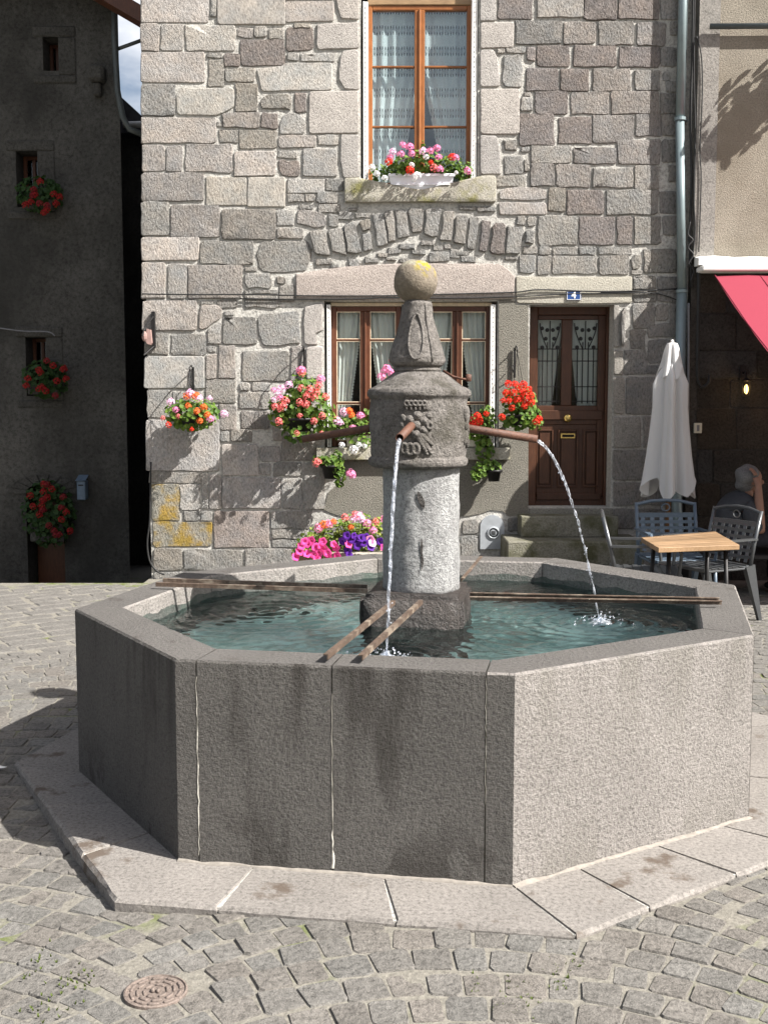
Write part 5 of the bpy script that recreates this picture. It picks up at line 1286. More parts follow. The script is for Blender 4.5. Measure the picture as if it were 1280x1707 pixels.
for j in range(N+1):
    for i in range(N+1):
        x = X0w+(X1w-X0w)*i/N; y = Y0w+(Y1w-Y0w)*j/N; vs_.append((x, y, WATZ+wz(x, y)))
for j in range(N):
    for i in range(N):
        a = j*(N+1)+i; c = Vector((X0w+(X1w-X0w)*(i+.5)/N, Y0w+(Y1w-Y0w)*(j+.5)/N))
        if inside(c, offset_poly(OC, .17)): fs_.append((a,a+1,a+N+2,a+N+1))
mb.add(vs_, fs_)
def water_mat():
    t = NT('basin_water')
    nb = t.bump(t.noise(t.pos((1,1.6,1)), 26, 3), .25, .005); fr = schlick(t, .022, nb)
    a = t.n('BsdfRefraction'); a.inputs['Color'].default_value = (.80,.97,.955,1); a.inputs['IOR'].default_value = 1.33; a.inputs['Roughness'].default_value = 0.0
    b = t.n('BsdfGlossy'); b.inputs['Roughness'].default_value = .015; t.l(nb, b.inputs['Normal'])
    mx = t.n('MixShader'); t.l(fr, mx.inputs[0]); t.l(a.outputs[0], mx.inputs[1]); t.l(b.outputs[0], mx.inputs[2]); t.l(mx.outputs[0], t.out.inputs[0]); return t.m
M['water'] = water_mat()
wat = tag(mb.build('water', M['water'], smooth=True, fix=False), 'rippled teal water in the fountain basin', kind='structure')
wat.cycles.is_caustics_caster = True; sl.cycles.is_caustics_light = True
for o in fount.children:
    if o.name.split('.')[0] in ('basin_floor', 'basin_lining', 'plinth'): o.cycles.is_caustics_receiver = True
def jet_mat():
    t = NT('falling_water'); n = t.noise(t.pos((1,1,.35)), 90, 3, .7)
    a = t.n('BsdfTransparent'); a.inputs[0].default_value = (.95,.97,1,1); b = t.n('BsdfGlossy'); b.inputs['Roughness'].default_value = .12
    d = t.n('BsdfTranslucent'); d.inputs[0].default_value = (.9,.93,1,1); d2 = t.n('BsdfDiffuse'); d2.inputs[0].default_value = (.9,.93,1,1)
    m0 = t.n('MixShader'); m0.inputs[0].default_value = .5; t.l(d.outputs[0], m0.inputs[1]); t.l(d2.outputs[0], m0.inputs[2])
    m1 = t.n('MixShader'); m1.inputs[0].default_value = .30; t.l(m0.outputs[0], m1.inputs[1]); t.l(b.outputs[0], m1.inputs[2])
    m2 = t.n('MixShader'); t.l(t.ramp(n, [(.46,.10),(.68,.88)]), m2.inputs[0]); t.l(a.outputs[0], m2.inputs[1]); t.l(m1.outputs[0], m2.inputs[2]); t.l(m2.outputs[0], t.out.inputs[0]); return t.m
M['jet'] = jet_mat()
def jet(e, t, land, lab, r0, broken=.6):
    th = thing('water_jet', lab, 'water jet', (e.x, e.y, WATZ)); N = 70; pts = []; rad = []
    hor = Vector((land.x-e.x, land.y-e.y, 0)); H = e.z-WATZ; sl = .18
    for k in range(N+1):
        f = k/N; s = f  # horizontal fraction
        z = e.z-.006-(H-.006)*(sl*f+(1-sl)*f*f)
        w = .0045*f
        pts.append((e.x+hor.x*f+mnoise.noise(Vector((f*14,1,r0*90)))*w*1.6, e.y+hor.y*f+mnoise.noise(Vector((f*14,5,r0*90)))*w*1.6, z))
        rad.append(r0*(1-.42*f)*(.75+.7*abs(mnoise.noise(Vector((f*30, 3, r0*50)))))*(1 if f < broken else (1 if mnoise.noise(Vector((f*60,9,2))) > -.12 else .25)))
    mb = MB(); mb.tube(pts, r0, 8, True, rad); mb.build('stream', M['jet'], th, True)
    mb = MB()
    for k in range(46):
        f = R.uniform(.15,1); i = int(f*N); p = Vector(pts[i])+Vector((R.gauss(0,.008),R.gauss(0,.008),R.gauss(0,.01)))*(f+.2); mb.ball(p, R.uniform(.0015,.0042), 6, 4)
    for k in range(90):
        a_ = R.uniform(0,6.28); d = abs(R.gauss(0,.07)); mb.ball((land.x+d*math.cos(a_), land.y+d*math.sin(a_), WATZ+abs(R.gauss(0,.03))*max(0,1-d*6)+.002), R.uniform(.0015,.005), 6, 4)
    o = mb.build('droplets', M['jet'], th, True); o['kind'] = 'stuff'
    mb = MB(); n = 22; v = []
    for (r_, h) in ((.004,.030),(.012,.018),(.022,.012),(.034,.008),(.046,.003),(.052,-.003)):
        for k in range(n):
            a_ = 2*pi*k/n; q_ = 1+.5*mnoise.noise(Vector((math.cos(a_)*3, math.sin(a_)*3, r_*40))); v.append((land.x+r_*q_*math.cos(a_), land.y+r_*q_*math.sin(a_), WATZ+h*q_))
    mb.add(v, [(i*n+k,i*n+(k+1) % n,(i+1)*n+(k+1) % n,(i+1)*n+k) for i in range(5) for k in range(n)]); mb.build('splash', M['jet'], th, True)
lF = Vector((eF.x-.055, eF.y-.30)); 
jet(eF, tF, lF, 'thin water jet falling from the front spout of the fountain', .0098, .9)
jet(eR, tR, lR, 'curved water jet falling from the right spout of the fountain', .0078, .5)

# ------------------------------------------------------------------ iron cover in the paving
mc = thing('manhole_cover', 'small round rusty iron cover set among the setts', 'cover', (MANH.x, MANH.y, 0)); cx_, cy_ = MANH.x, MANH.y
mb = MB(); mb.lathe([(.090,-.05),(.090,-.002),(.085,.0),(.083,-.005),(.001,-.005)], (cx_,cy_,0), 40, caps=False); mb.build('frame', M['castiron'], mc)
mb = MB()
for (r_, n, fr) in ((.070,10,.72),(.052,8,.7),(.033,6,.7)):
    for k in range(n):
        a0 = 2*pi*k/n+r_*30; pts = [(cx_+r_*math.cos(a0+2*pi/n*fr*j/5), cy_+r_*math.sin(a0+2*pi/n*fr*j/5), -.004) for j in range(6)]; mb.tube(pts, .0046, 5)
mb.bbox(cx_-.013, cy_-.009, -.006, cx_-.003, cy_+.010, .005, .003); mb.bbox(cx_+.003, cy_-.011, -.006, cx_+.012, cy_+.008, .004, .003)
mb.build('raised_pattern', M['castiron'], mc, True)
# scrap of paper on the setts at the left edge
mb = MB(); p = UZ(3,1280,.006); mb.add([(p.x-.06,p.y-.02,.005),(p.x+.015,p.y-.012,.010),(p.x+.02,p.y+.02,.004),(p.x-.04,p.y+.03,.012),(p.x-.02,p.y+.004,.018)], [(0,1,4),(1,2,4),(2,3,4),(3,0,4)])
tag(mb.build('paper_scrap', M['white'], fix=False), 'crumpled scrap of white paper on the shaded setts', 'litter')

# ------------------------------------------------------------------ cafe building on the right
cafe = thing('cafe_building', 'beige plastered cafe building with a dark block wall below', 'building', (5,10.5,0))
YC = 10.50; XCL = fx(1158, 300, YC); ZL = fz(446, YC); ZB = fz(428, YC)
mb = MB(); xq = fx(1195, 200, YC); mb.box(xq, YC, ZB, 9.5, YC+.3, 9.0); mb.build('plaster_wall', M['beige_plaster'], cafe)
mb = MB(); mb.box(XCL, YC-.008, ZB, xq, YC+.3, 9.0); mb.build('corner_band', M['grey_band'], cafe)
mb = MB(); mb.box(XCL, YC+.30, -.1, XCL+.3, 17, 9.0); mb.box(XCL+.3, 16.7, -.1, 9.5, 17, 9.0); mb.box(9.2, YC+.3, -.1, 9.5, 16.7, 9.0); mb.build('side_wall', M['beige_plaster'], cafe)
mb = MB(); mb.add([(XCL-.02,YC-.25,9.0),(9.8,YC-.25,9.0),(9.8,14,10.8),(XCL-.02,14,10.8),(XCL-.02,YC-.25,9.15),(9.8,YC-.25,9.15),(9.8,14,10.95),(XCL-.02,14,10.95)], [(3,2,1,0),(4,5,6,7),(0,1,5,4),(1,2,6,5),(2,3,7,6),(3,0,4,7)])
mb.add([(XCL-.02,17.3,9.0),(9.8,17.3,9.0),(9.8,14.01,10.8),(XCL-.02,14.01,10.8),(XCL-.02,17.3,9.15),(9.8,17.3,9.15),(9.8,14.01,10.95),(XCL-.02,14.01,10.95)], [(3,2,1,0),(4,5,6,7),(0,1,5,4),(1,2,6,5),(2,3,7,6),(3,0,4,7)])
mb.build('roof', M['slate'], cafe)
YBk = YC+.03
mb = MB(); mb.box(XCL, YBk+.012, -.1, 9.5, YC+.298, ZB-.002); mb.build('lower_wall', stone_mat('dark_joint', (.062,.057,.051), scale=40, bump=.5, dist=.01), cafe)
py = 452; r_i = 0
while py < 985:
    hh = R.choice((48,55,62,70)); px = 1160-R.uniform(0,40)
    while px < 1330:
        ww = R.uniform(55,105); a_ = max(px, 1160)
        if px+ww-a_ > 12:
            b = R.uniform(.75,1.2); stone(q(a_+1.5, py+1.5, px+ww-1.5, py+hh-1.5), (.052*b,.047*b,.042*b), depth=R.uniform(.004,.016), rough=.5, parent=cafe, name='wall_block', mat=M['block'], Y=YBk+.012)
        px += ww
    py += hh
mb = MB(); zl0, zl1 = fz(446,YC-.12), fz(429,YC-.12)
n = 30; v = []
xa_, xb_ = fx(1162,437,YC-.12), 8.5
for k in range(n+1):
    x = xa_+(xb_-xa_)*k/n; w = R.uniform(-.006,.014)
    v += [(x,YC-.16,zl0+.02),(x,YC-.16,zl1-.01+w*.5),(x,YC-.01,zl1+.02+w),(x,YC-.01,zl0+.02)]
mb.add(v, [(k*4+j,k*4+(j+1) % 4,k*4+4+(j+1) % 4,k*4+4+j) for k in range(n) for j in range(4)]+[(0,1,2,3),(n*4+3,n*4+2,n*4+1,n*4)]); mb.build('ledge', M['white'], cafe)
mb = MB(); x0,z0,x1,z1 = rect(1183,40,1290,48,YC-.06); mb.tube([(x0,YC-.06,(z0+z1)/2),(x1+2,YC-.06,(z0+z1)/2+.02)], .026, 12); mb.build('pipe', M['zinc_dark'], cafe, True)
mb = MB(); x0,z0,x1,z1 = rect(1155,705,1168,722,YBk); mb.bbox(x0, YBk-.03, z0, x1, YBk+.0, z1, .004); o = mb.build('socket_box', M['cream'], cafe)
mb = MB(); mb.box((x0+x1)/2-.012, YBk-.032, z0+.02, (x0+x1)/2+.012, YBk-.029, z1-.02); mb.build('socket_face', M['cable_grey'], o)
# lit lantern
c = UY(1243, 648, YBk-.12); ln = thing('wall_lantern', 'small lit lantern on the dark cafe wall', 'lamp', (c.x, c.y, c.z-.1))
mb = MB(); mb.lathe([(.012,.10),(.05,.075),(.045,.068),(.01,.07)], c, 8); mb.lathe([(.03,-.09),(.034,-.08),(.012,-.085)], c, 8)
for k in range(6): a_ = 2*pi*k/6; mb.tube([(c.x+.042*math.cos(a_),c.y+.042*math.sin(a_),c.z+.07),(c.x+.030*math.cos(a_),c.y+.030*math.sin(a_),c.z-.085)], .003, 4)
mb.tube([(c.x,c.y,c.z+.10),(c.x,c.y+.03,c.z+.16),(c.x,YBk-.01,c.z+.15)], .008, 6); mb.box(c.x-.03,YBk-.015,c.z+.08,c.x+.03,YBk+.012,c.z+.22); mb.build('lantern_frame', M['iron'], ln)
t_ = NT('lamp_glow'); e_ = t_.n('Emission'); e_.inputs[0].default_value = (1,.62,.18,1); e_.inputs[1].default_value = 2.2; t_.l(e_.outputs[0], t_.out.inputs[0])
mb = MB(); mb.ball((c.x,c.y,c.z-.005), (.020,.020,.045), 10, 8); mb.build('bulb', t_.m, ln, True)
pl = bpy.data.lights.new('lantern_light', 'POINT'); pl.energy = .35; pl.color = (1,.6,.25); pl.shadow_soft_size = .02
po = bpy.data.objects.new('lantern_light', pl); COL.objects.link(po); po.location = (c.x, c.y-.07, c.z); po.parent = ln; po.matrix_parent_inverse = ln.matrix_basis.inverted()

# awning
aw = thing('awning', 'red fabric awning reaching out over the cafe terrace', 'awning', (5,9.5,2.2))
A0 = UY(1190, 459, 10.3); A1 = Vector((A0.x, 8.85, UY(1280,582,8.85).z)); A1.x = UY(1280,582,8.85).x
dv = (A1-A0).normalized(); A2 = A0+dv*2.15; mb = MB(); n = 14; m = 10; v = []
for j in range(m+1):
    for i in range(n+1):
        f = i/n; p = A0.lerp(A2, j/m)+Vector((f*4.3, 0, 0)); p.z += -.03*math.sin(pi*j/m)-.006*math.cos(f*40); v.append(p)
mb.add(v, [(j*(n+1)+i,(j+1)*(n+1)+i,(j+1)*(n+1)+i+1,j*(n+1)+i+1) for j in range(m) for i in range(n)]); mb.build('fabric', M['red'], aw, True, fix=False)
mb = MB(); mb.tube([A0+Vector((.004,0,.002)), A0.lerp(A2,.5)+Vector((.004,0,-.026)), A2+Vector((.004,0,.002))], .007, 6)
for sx_ in (.42, 1.3, 2.2): mb.tube([A0+Vector((sx_,0,.003)), A0.lerp(A2,.5)+Vector((sx_,0,-.029)), A2+Vector((sx_,0,.003))], .004, 5)
mb.build('seam', M['red'], aw, True)['kind'] = 'stuff'
v = []
for i in range(61):
    f = i/60; p = A2+Vector((f*4.3,0,0)); d_ = .19+.03*abs(math.sin(f*30)); v += [p, p+Vector((0,-.02,-d_))]
mb = MB(); mb.add(v, [(2*i,2*i+1,2*i+3,2*i+2) for i in range(60)]); mb.build('valance', M['red'], aw, False, fix=False)
mb = MB(); mb.tube([A2+Vector((0,0,-.01)), A2+Vector((4.3,0,-.01))], .03, 10); mb.build('front_bar', M['white'], aw, True)
mb = MB(); x0,z0,x1,z1 = rect(1166,445,1290,453,YC-.16); mb.bbox(x0, YC-.24, z0, 8.2, YC-.03, z1+.01, .012); mb.build('cassette', M['white'], aw)
for k in (.25, 3.6):
    mb = MB(); b = Vector((A0.x+k+.5, YC-.03, A0.z-.12)); mb.tube([b, Vector((A0.x+k, 9.5, A0.z-.62)), A2+Vector((k+.4,.02,-.04))], .018, 8); mb.build('arm', M['white'], aw, True)

# ------------------------------------------------------------------ closed parasol
UX, UYY = 2.60, 10.0
um = thing('closed_parasol', 'closed ivory canvas parasol standing beside the drainpipe', 'parasol', (UX,UYY,0))
mb = MB(); mb.tube([(UX,UYY,.05),(UX,UYY,2.2)], .024, 10); mb.build('pole', wood_mat('parasol_pole_wood', (.16,.08,.035), (.10,.05,.02), (9,9,1)), um, True)
mb = MB(); mb.lathe([(.24,0),(.24,.05),(.05,.08),(.04,.22),(.03,.22)], (UX,UYY,0), 20); mb.build('base', M['iron'], um, True)
def cone_cloth(prof, folds, name, hem, tilt=.0, seed=0):
    hem *= 1.7
    mb = MB(); n = 96; v = []
    for j, (r_, z, fa) in enumerate(prof):
        r_ *= 1.087
        for k in range(n):
            a_ = 2*pi*k/n; s = 1.05*math.asin(.97*math.sin(folds*a_+seed))*2/pi+.5*math.asin(.97*math.sin((folds*2-1)*a_+1.3+seed))*2/pi
            rr = r_*(1+fa*s*.55); zz = z-(hem*(.5+.5*math.sin(folds*a_+1.0+seed))+hem*.5*math.sin(3*a_+seed) if j == len(prof)-1 else (hem*.5*(.5+.5*math.sin(folds*a_+1.0+seed)) if j == len(prof)-2 else 0))
            v.append((UX+rr*math.cos(a_)*1.0+tilt*(2.2-z), UYY+rr*math.sin(a_), zz))
    mb.add(v, [(j*n+k,j*n+(k+1) % n,(j+1)*n+(k+1) % n,(j+1)*n+k) for j in range(len(prof)-1) for k in range(n)]); return mb.build(name, M['canvas'], um, True, fix=False)
def zz(py): return fz(py, UYY)
US = 1.087
cone_cloth([(.055,zz(606),.2),(.10,zz(625),.5),(.125,zz(640),.55),(.128,zz(680),.5),(.145,zz(720),.5),(.165,zz(760),.5),(.185,zz(790),.55),(.195,zz(806),.6)], 6, 'canopy', .07)
cone_cloth([(.012,zz(571),0),(.040,zz(572),.1),(.050,zz(580),.35),(.070,zz(600),.5),(.10,zz(618),.55)], 5, 'vent_cap', .05, seed=1.2)
mb = MB(); mb.ball((UX,UYY,zz(569)), .016, 8, 6); mb.build('finial', M['white'], um, True)

# ------------------------------------------------------------------ terrace table and chairs
tb = thing('cafe_table', 'square wooden topped cafe table on dark metal legs', 'table', (2.22,7.98,0))
TZ = .70; C4 = [UZ(1068,896,TZ), UZ(1097,913,TZ), UZ(1232,908,TZ), UZ(1192,886,TZ)]
a_, b_, c_, d_ = C4[1], C4[2], C4[3], C4[0]   # front left, front right, back right, back left
NP = 8
for k in range(NP):
    f0, f1 = k/NP, (k+1)/NP
    p0 = a_.lerp(d_, f0); p1 = b_.lerp(c_, f0); p2 = b_.lerp(c_, f1); p3 = a_.lerp(d_, f1); g_ = .0012; t_ = (d_-a_).normalized()*g_
    q4 = [p0+t_, p1+t_, p2-t_, p3-t_]; mb = MB(); dz = R.uniform(-.0008,.0008)
    bm = bmesh.new(); vv = [bm.verts.new((p.x,p.y,TZ-.036)) for p in q4]+[bm.verts.new((p.x,p.y,TZ+dz)) for p in q4]
    for f in ((3,2,1,0),(4,5,6,7),(0,1,5,4),(1,2,6,5),(2,3,7,6),(3,0,4,7)): bm.faces.new([vv[i] for i in f])
    bmesh.ops.bevel(bm, geom=bm.edges[:], offset=.003, segments=1, affect='EDGES'); mb.addbm(bm); mb.build('plank', M['plank'], tb)
mid = (a_+b_+c_+d_)/4
mb = MB(); mb.bbox(mid.x-.2, mid.y-.2, TZ-.06, mid.x+.2, mid.y+.2, TZ-.037, .005); mb.build('under_frame', M['iron'], tb)
for (sx, sy) in ((-1,-1),(1,-1),(1,1),(-1,1)):
    mb = MB(); mb.tube([(mid.x+sx*.2,mid.y+sy*.22,TZ-.05),(mid.x+sx*.22,mid.y+sy*.26,0)], .016, 8); mb.build('leg', M['iron'], tb, True)

def make_chair(label, mat, loc, rot, group):
    """metal terrace chair with a lattice back; built facing -Y at the origin"""
    t = thing('terrace_chair', label, 'chair', (0,0,0), group)
    W2 = .25
    def bk(z): return .22+(z-.43)*.26     # the back leans away
    for s in (-1, 1):
        mb = MB(); mb.tube([(s*W2,bk(.86),.86),(s*W2,bk(.6),.6),(s*W2,.23,.43)], .016, 8); mb.build('back_post', mat, t, True)
        mb = MB(); N = 6
        mb.add([(s*W2-.022,.17,.43),(s*W2+.022,.17,.43),(s*W2+.022,.26,.45),(s*W2-.022,.26,.45),(s*W2-.013,.33,0),(s*W2+.013,.33,0),(s*W2+.013,.36,0),(s*W2-.013,.36,0)], [(0,1,2,3),(7,6,5,4),(0,4,5,1),(1,5,6,2),(2,6,7,3),(3,7,4,0)]); mb.build('leg', mat, t)
        mb = MB(); mb.tube([(s*W2,-.22,.42),(s*W2,-.25,.2),(s*(W2+.01),-.26,0)], .017, 8); mb.build('leg', mat, t, True)
        mb = MB(); mb.obox((s*(W2+.01),bk(.64),.645),(s*(W2+.02),-.20,.645),.040,.016); mb.tube([(s*(W2+.02),-.20,.645),(s*(W2+.015),-.235,.60),(s*W2,-.22,.42)], .013, 8); mb.build('armrest', mat, t)
    mb = MB(); mb.tube([(-W2,bk(.84),.845),(-W2*.5,bk(.87),.873),(0,bk(.88),.88),(W2*.5,bk(.87),.873),(W2,bk(.84),.845)], .014, 8); mb.obox((-W2,bk(.76),.765),(W2,bk(.76),.765),.012,.022); mb.tube([(.035*math.cos(a),bk(.82)+.0,.82+.03*math.sin(a)) for a in [2*pi*k/12 for k in range(13)]], .006, 5, False); mb.build('top_rail', mat, t)
    mb = MB()
    for k in range(6): x = -W2+.05+k*(2*W2-.1)/5; mb.obox((x,bk(.76),.76),(x,bk(.46),.46),.034,.005,(0,-1,0))
    for k in range(6): z = .50+k*.05; mb.obox((-W2,bk(z)-.004,z),(W2,bk(z)-.004,z),.005,.026,(0,0,1))
    mb.build('lattice_back', mat, t)
    mb = MB()
    for k in range(8): x = -W2+.025+k*(2*W2-.05)/7; mb.obox((x,-.23,.435),(x,.22,.435),.040,.006)
    for k in range(7): y = -.21+k*.07; mb.obox((-W2,y,.440),(W2,y,.440),.006,.040,(0,1,0))
    mb.bbox(-W2-.012,-.245,.415,W2+.012,-.222,.445,.006); mb.bbox(-W2-.012,.222,.415,W2+.012,.245,.445,.006)
    for s in (-1,1): mb.bbox(s*W2-.012,-.22,.412,s*W2+.012,.22,.428,.004)
    mb.build('seat', mat, t)
    t.location = loc; t.rotation_euler = (0,0,rot); return t
GC = 'metal chairs round the cafe table'
make_chair('grey metal chair with a lattice back on the left of the wooden table', M['alu'], (1.98,8.22,0), math.radians(80), GC)
make_chair('blue grey metal chair behind the wooden table, below the parasol', M['bluechair'], (2.40,8.95,0), math.radians(2), GC)
make_chair('grey metal chair with a lattice back right of the wooden table, half in sun', M['alu'], (2.52,8.55,0), math.radians(-63), GC)

# ------------------------------------------------------------------ seated person at the wall
def skin_body(name, pts, edges, radii, mat, parent, root=0, sub=2):
    me = bpy.data.meshes.new(name); me.from_pydata([tuple(p) for p in pts], edges, [])
    o = link(name, me, parent); sk = o.modifiers.new('skin', 'SKIN'); sk.use_smooth_shade = True
    for i, r_ in enumerate(radii): 
        sv = me.skin_vertices[0].data[i]; sv.radius = r_ if hasattr(r_, '__len__') else (r_, r_); sv.use_root = (i == root)
    ss = o.modifiers.new('smooth', 'SUBSURF'); ss.levels = sub; ss.render_levels = sub; me.materials.append(mat); return o
PY = 9.72
ppl = thing('person', 'person in a grey shirt sitting in the shade with head resting on one hand', 'person', (UY(1225,880,PY).x, PY, 0))
def PP(px, py, dy=0.0): return UY(px, py, PY+dy)
hip = PP(1222,925,-.02); hip.z = .52
sh = PP(1226,838,0.0); nk = PP(1243,826,-.02); hd = PP(1250,800,-.03)
# body in clothes: pelvis, spine, shoulders, far arm, thighs and shins
pts = [hip, hip.lerp(sh,.35)+Vector((-.02,0,0)), hip.lerp(sh,.75)+Vector((-.03,0,0)), sh, nk, sh+Vector((.05,-.17,-.01)), sh+Vector((.14,-.24,-.26)), sh+Vector((.02,.17,0)), sh+Vector((.16,.22,-.24))]
body = skin_body('shirt', pts, [(0,1),(1,2),(2,3),(3,4),(3,5),(5,6),(3,7),(7,8)], [(.19,.17),(.185,.165),(.19,.165),(.15,.13),.07,.095,.065,.095,.065], M['shirt'], ppl)
legs = [hip, hip+Vector((.02,-.1,-.01)), hip+Vector((.42,-.14,.02)), hip+Vector((.44,-.15,-.42)), hip+Vector((.02,.1,-.01)), hip+Vector((.42,.14,.02)), hip+Vector((.40,.15,-.42))]
skin_body('trousers', legs, [(0,1),(1,2),(2,3),(0,4),(4,5),(5,6)], [.14,.10,.072,.05,.10,.072,.05], M['trousers'], ppl)
for k in (3, 6):
    p = legs[k]; mb = MB(); mb.ball(p+Vector((.06,0,-.04)), (.13,.048,.05), 12, 8); mb.build('shoe', M['iron'], ppl, True)
# head, nearest hand at the cheek, forearm
el = sh+Vector((.14,-.24,-.26)); wr = PP(1263,806,-.18); 
arm = [el, el.lerp(wr,.35), el.lerp(wr,.8), wr, wr+Vector((-.012,.03,.055))]
fa = skin_body('forearm', arm, [(0,1),(1,2),(2,3),(3,4)], [.050,.048,.036,(.030,.024),(.042,.022)], M['skin'], ppl)
pal = arm[-1]
for k, (dx, l) in enumerate(((-.026,.060),(-.009,.070),(.009,.066),(.026,.052))):
    b = pal+Vector((dx*.6,dx*.6,.012)); skin_body('finger', [b, b+Vector((-.012,.012,l*.5)), b+Vector((-.030,.02,l*.85)), b+Vector((-.046,.02,l*.9))], [(0,1),(1,2),(2,3)], [.0095,.009,.0085,.007], M['skin'], ppl, sub=1)
b = pal+Vector((.0,.02,-.02)); skin_body('thumb', [b, b+Vector((-.03,.02,.015)), b+Vector((-.05,.025,.04))], [(0,1),(1,2)], [.012,.010,.008], M['skin'], ppl, sub=1)
mb = MB(); Mh = Matrix.Rotation(.25, 3, 'Y'); mb.ball(hd, (.098,.078,.115), 20, 14, Mh); mb.ball(hd+Vector((.045,0,-.05)), (.055,.055,.065), 14, 10)
mb.ball(hd+Vector((.102,0,-.02)), (.020,.014,.022), 8, 6); mb.ball(hd+Vector((.0,-.078,-.015)), (.018,.010,.030), 8, 6); mb.tube([hd+Vector((-.02,0,-.06)), nk+Vector((0,0,-.02))], .055, 12)
mb.ball(hd+Vector((.090,0,-.062)), (.012,.026,.008), 8, 6)
mb.build('head', M['skin'], ppl, True)
mb = MB()
for s in (-1, 1): mb.ball(hd+Vector((.086,s*.030,.012)), .008, 8, 6)
mb.build('eye', M['iron'], ppl, True)
mb = MB(); mb.ball(hd+Vector((-.030,-.004,.018)), (.105,.096,.114), 30, 22, Mh, jit=.22); mb.ball(hd+Vector((-.05,0,-.03)), (.085,.08,.085), 22, 16, Mh, jit=.25); mb.build('hair', M['hair'], ppl, True)
# the bench the person sits on
bn = thing('wall_bench', 'dark bench against the cafe wall under the seated person', 'bench', (hip.x,PY+.05,0))
mb = MB(); mb.bbox(hip.x-.5,PY-.25,.34,hip.x+1.4,PY+.3,.385,.008); mb.build('seat', M['iron'], bn)
for x in (-.42, .5, 1.3):
    mb = MB(); mb.bbox(hip.x+x-.025,PY-.2,0,hip.x+x+.025,PY+.25,.339,.005); mb.build('leg', M['iron'], bn)

# ------------------------------------------------------------------ dark house on the left
YT = 12.8; dk = thing('dark_house', 'tall dark plastered house in the shade with geraniums at its windows', 'house', (-5.5,YT,-.7))
XT = fx(199, 120, YT)
def tre(px0, py0, px1, py1): return rect(px0, py0, px1, py1, YT)
OP2 = [tre(72,62,98,118), tre(28,252,64,345), tre(44,562,78,660), tre(46,806,108,990)]
X0t, Z0t, Z1t = -8.5, -1.2, 6.45
xs = sorted({X0t, XT, *[v for o in OP2 for v in (o[0], o[2])]}); zs = sorted({Z0t, Z1t, *[v for o in OP2 for v in (o[1], o[3])]})
def op2(x, z): return any(o[0] < x < o[2] and o[1] < z < o[3] for o in OP2)
mb = MB(); D2 = .42
for i in range(len(xs)-1):
    for j in range(len(zs)-1):
        x0, x1, z0, z1 = xs[i], xs[i+1], zs[j], zs[j+1]; cx_, cz_ = (x0+x1)/2, (z0+z1)/2
        if op2(cx_, cz_): continue
        mb.add([(x0,YT,z0),(x1,YT,z0),(x1,YT,z1),(x0,YT,z1)], [(0,1,2,3)])
        for (nx, nz, q_) in ((x0-.001,cz_,((x0,z1),(x0,z0))),(x1+.001,cz_,((x1,z0),(x1,z1))),(cx_,z0-.001,((x0,z0),(x1,z0))),(cx_,z1+.001,((x1,z1),(x0,z1)))):
            if op2(nx, nz): (a, b), (c, d) = q_; mb.add([(a,YT,b),(c,YT,d),(c,YT+D2,d),(a,YT+D2,b)], [(3,2,1,0)])
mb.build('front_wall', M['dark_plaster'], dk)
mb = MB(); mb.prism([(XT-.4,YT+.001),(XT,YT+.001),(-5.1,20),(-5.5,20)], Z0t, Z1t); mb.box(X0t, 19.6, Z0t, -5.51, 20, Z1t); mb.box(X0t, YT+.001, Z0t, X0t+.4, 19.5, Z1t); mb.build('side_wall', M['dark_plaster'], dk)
mb = MB(); mb.box(X0t+.4, YT+1.0, Z0t, XT-.41, YT+1.1, Z1t); mb.build('inner_wall', M['void'], dk)
mb = MB(); v = [(X0t-.3,YT-.5,Z1t),(XT+.30,YT-.5,Z1t-.05),(-4.2,16.5,Z1t+2.2),(X0t-.3,16.5,Z1t+2.2)]
mb.add(v+[(a,b,c+.16) for a,b,c in v], [(3,2,1,0),(4,5,6,7),(0,1,5,4),(1,2,6,5),(2,3,7,6),(3,0,4,7)]); mb.build('roof', M['slate'], dk)
mb = MB(); mb.obox(UY(120,-40,YT-.3), UY(246,34,YT-.3), .3, .16); mb.build('eave_board', M['wood_dark'], dk)
for o_ in OP2[:3]:   # heavy stone surrounds
    x0,z0,x1,z1 = o_; w_ = .11
    for bx in ((x0-w_,z1,x1+.2,z1+.12),(x1,z0-.05,x1+.2,z1),(x0-w_,z0-.14,x1+.2,z0-.05)):
        mb = MB(); mb.bbox(bx[0], YT-.012-R.uniform(0,.01), bx[1], bx[2], YT+.05, bx[3], .015); mb.build('jamb_stone', M['dark_stone'], dk)
    w = bpy.data.objects.new('window', None); COL.objects.link(w); w.parent = dk; w.matrix_parent_inverse = dk.matrix_basis.inverted()
    mb = MB(); xm = (x0+x1)/2
    for bx in ((x0,z0,x0+.04,z1),(x1-.04,z0,x1,z1),(x0+.04,z0,x1-.04,z0+.04),(x0+.04,z1-.04,x1-.04,z1),(xm-.02,z0+.04,xm+.02,z1-.04)): mb.bbox(bx[0],YT+.26,bx[1],bx[2],YT+.31,bx[3])
    mb.build('frame', M['wood_dark'], w); mb = MB(); mb.box(x0+.04,YT+.28,z0+.04,x1-.04,YT+.285,z1-.04); mb.build('pane', M['glass_low'], w)
x0,z0,x1,z1 = OP2[3]; mb = MB(); rr_ = (x1-x0)/2
for k in range(9):   # arch stones over the low doorway
    a0, a1 = pi*k/9+.02, pi*(k+1)/9-.02; cx_, cz_ = (x0+x1)/2, z1-.12
    mb = MB(); mb.fprism([(cx_+ra*math.cos(a)*1.0, cz_+ra*math.sin(a)*.55) for ra, a in ((rr_,a0),(rr_+.2,a0),(rr_+.2,a1),(rr_,a1))], YT-.015-R.uniform(0,.012), YT+.3); mb.build('arch_stone', M['dark_stone'], dk)
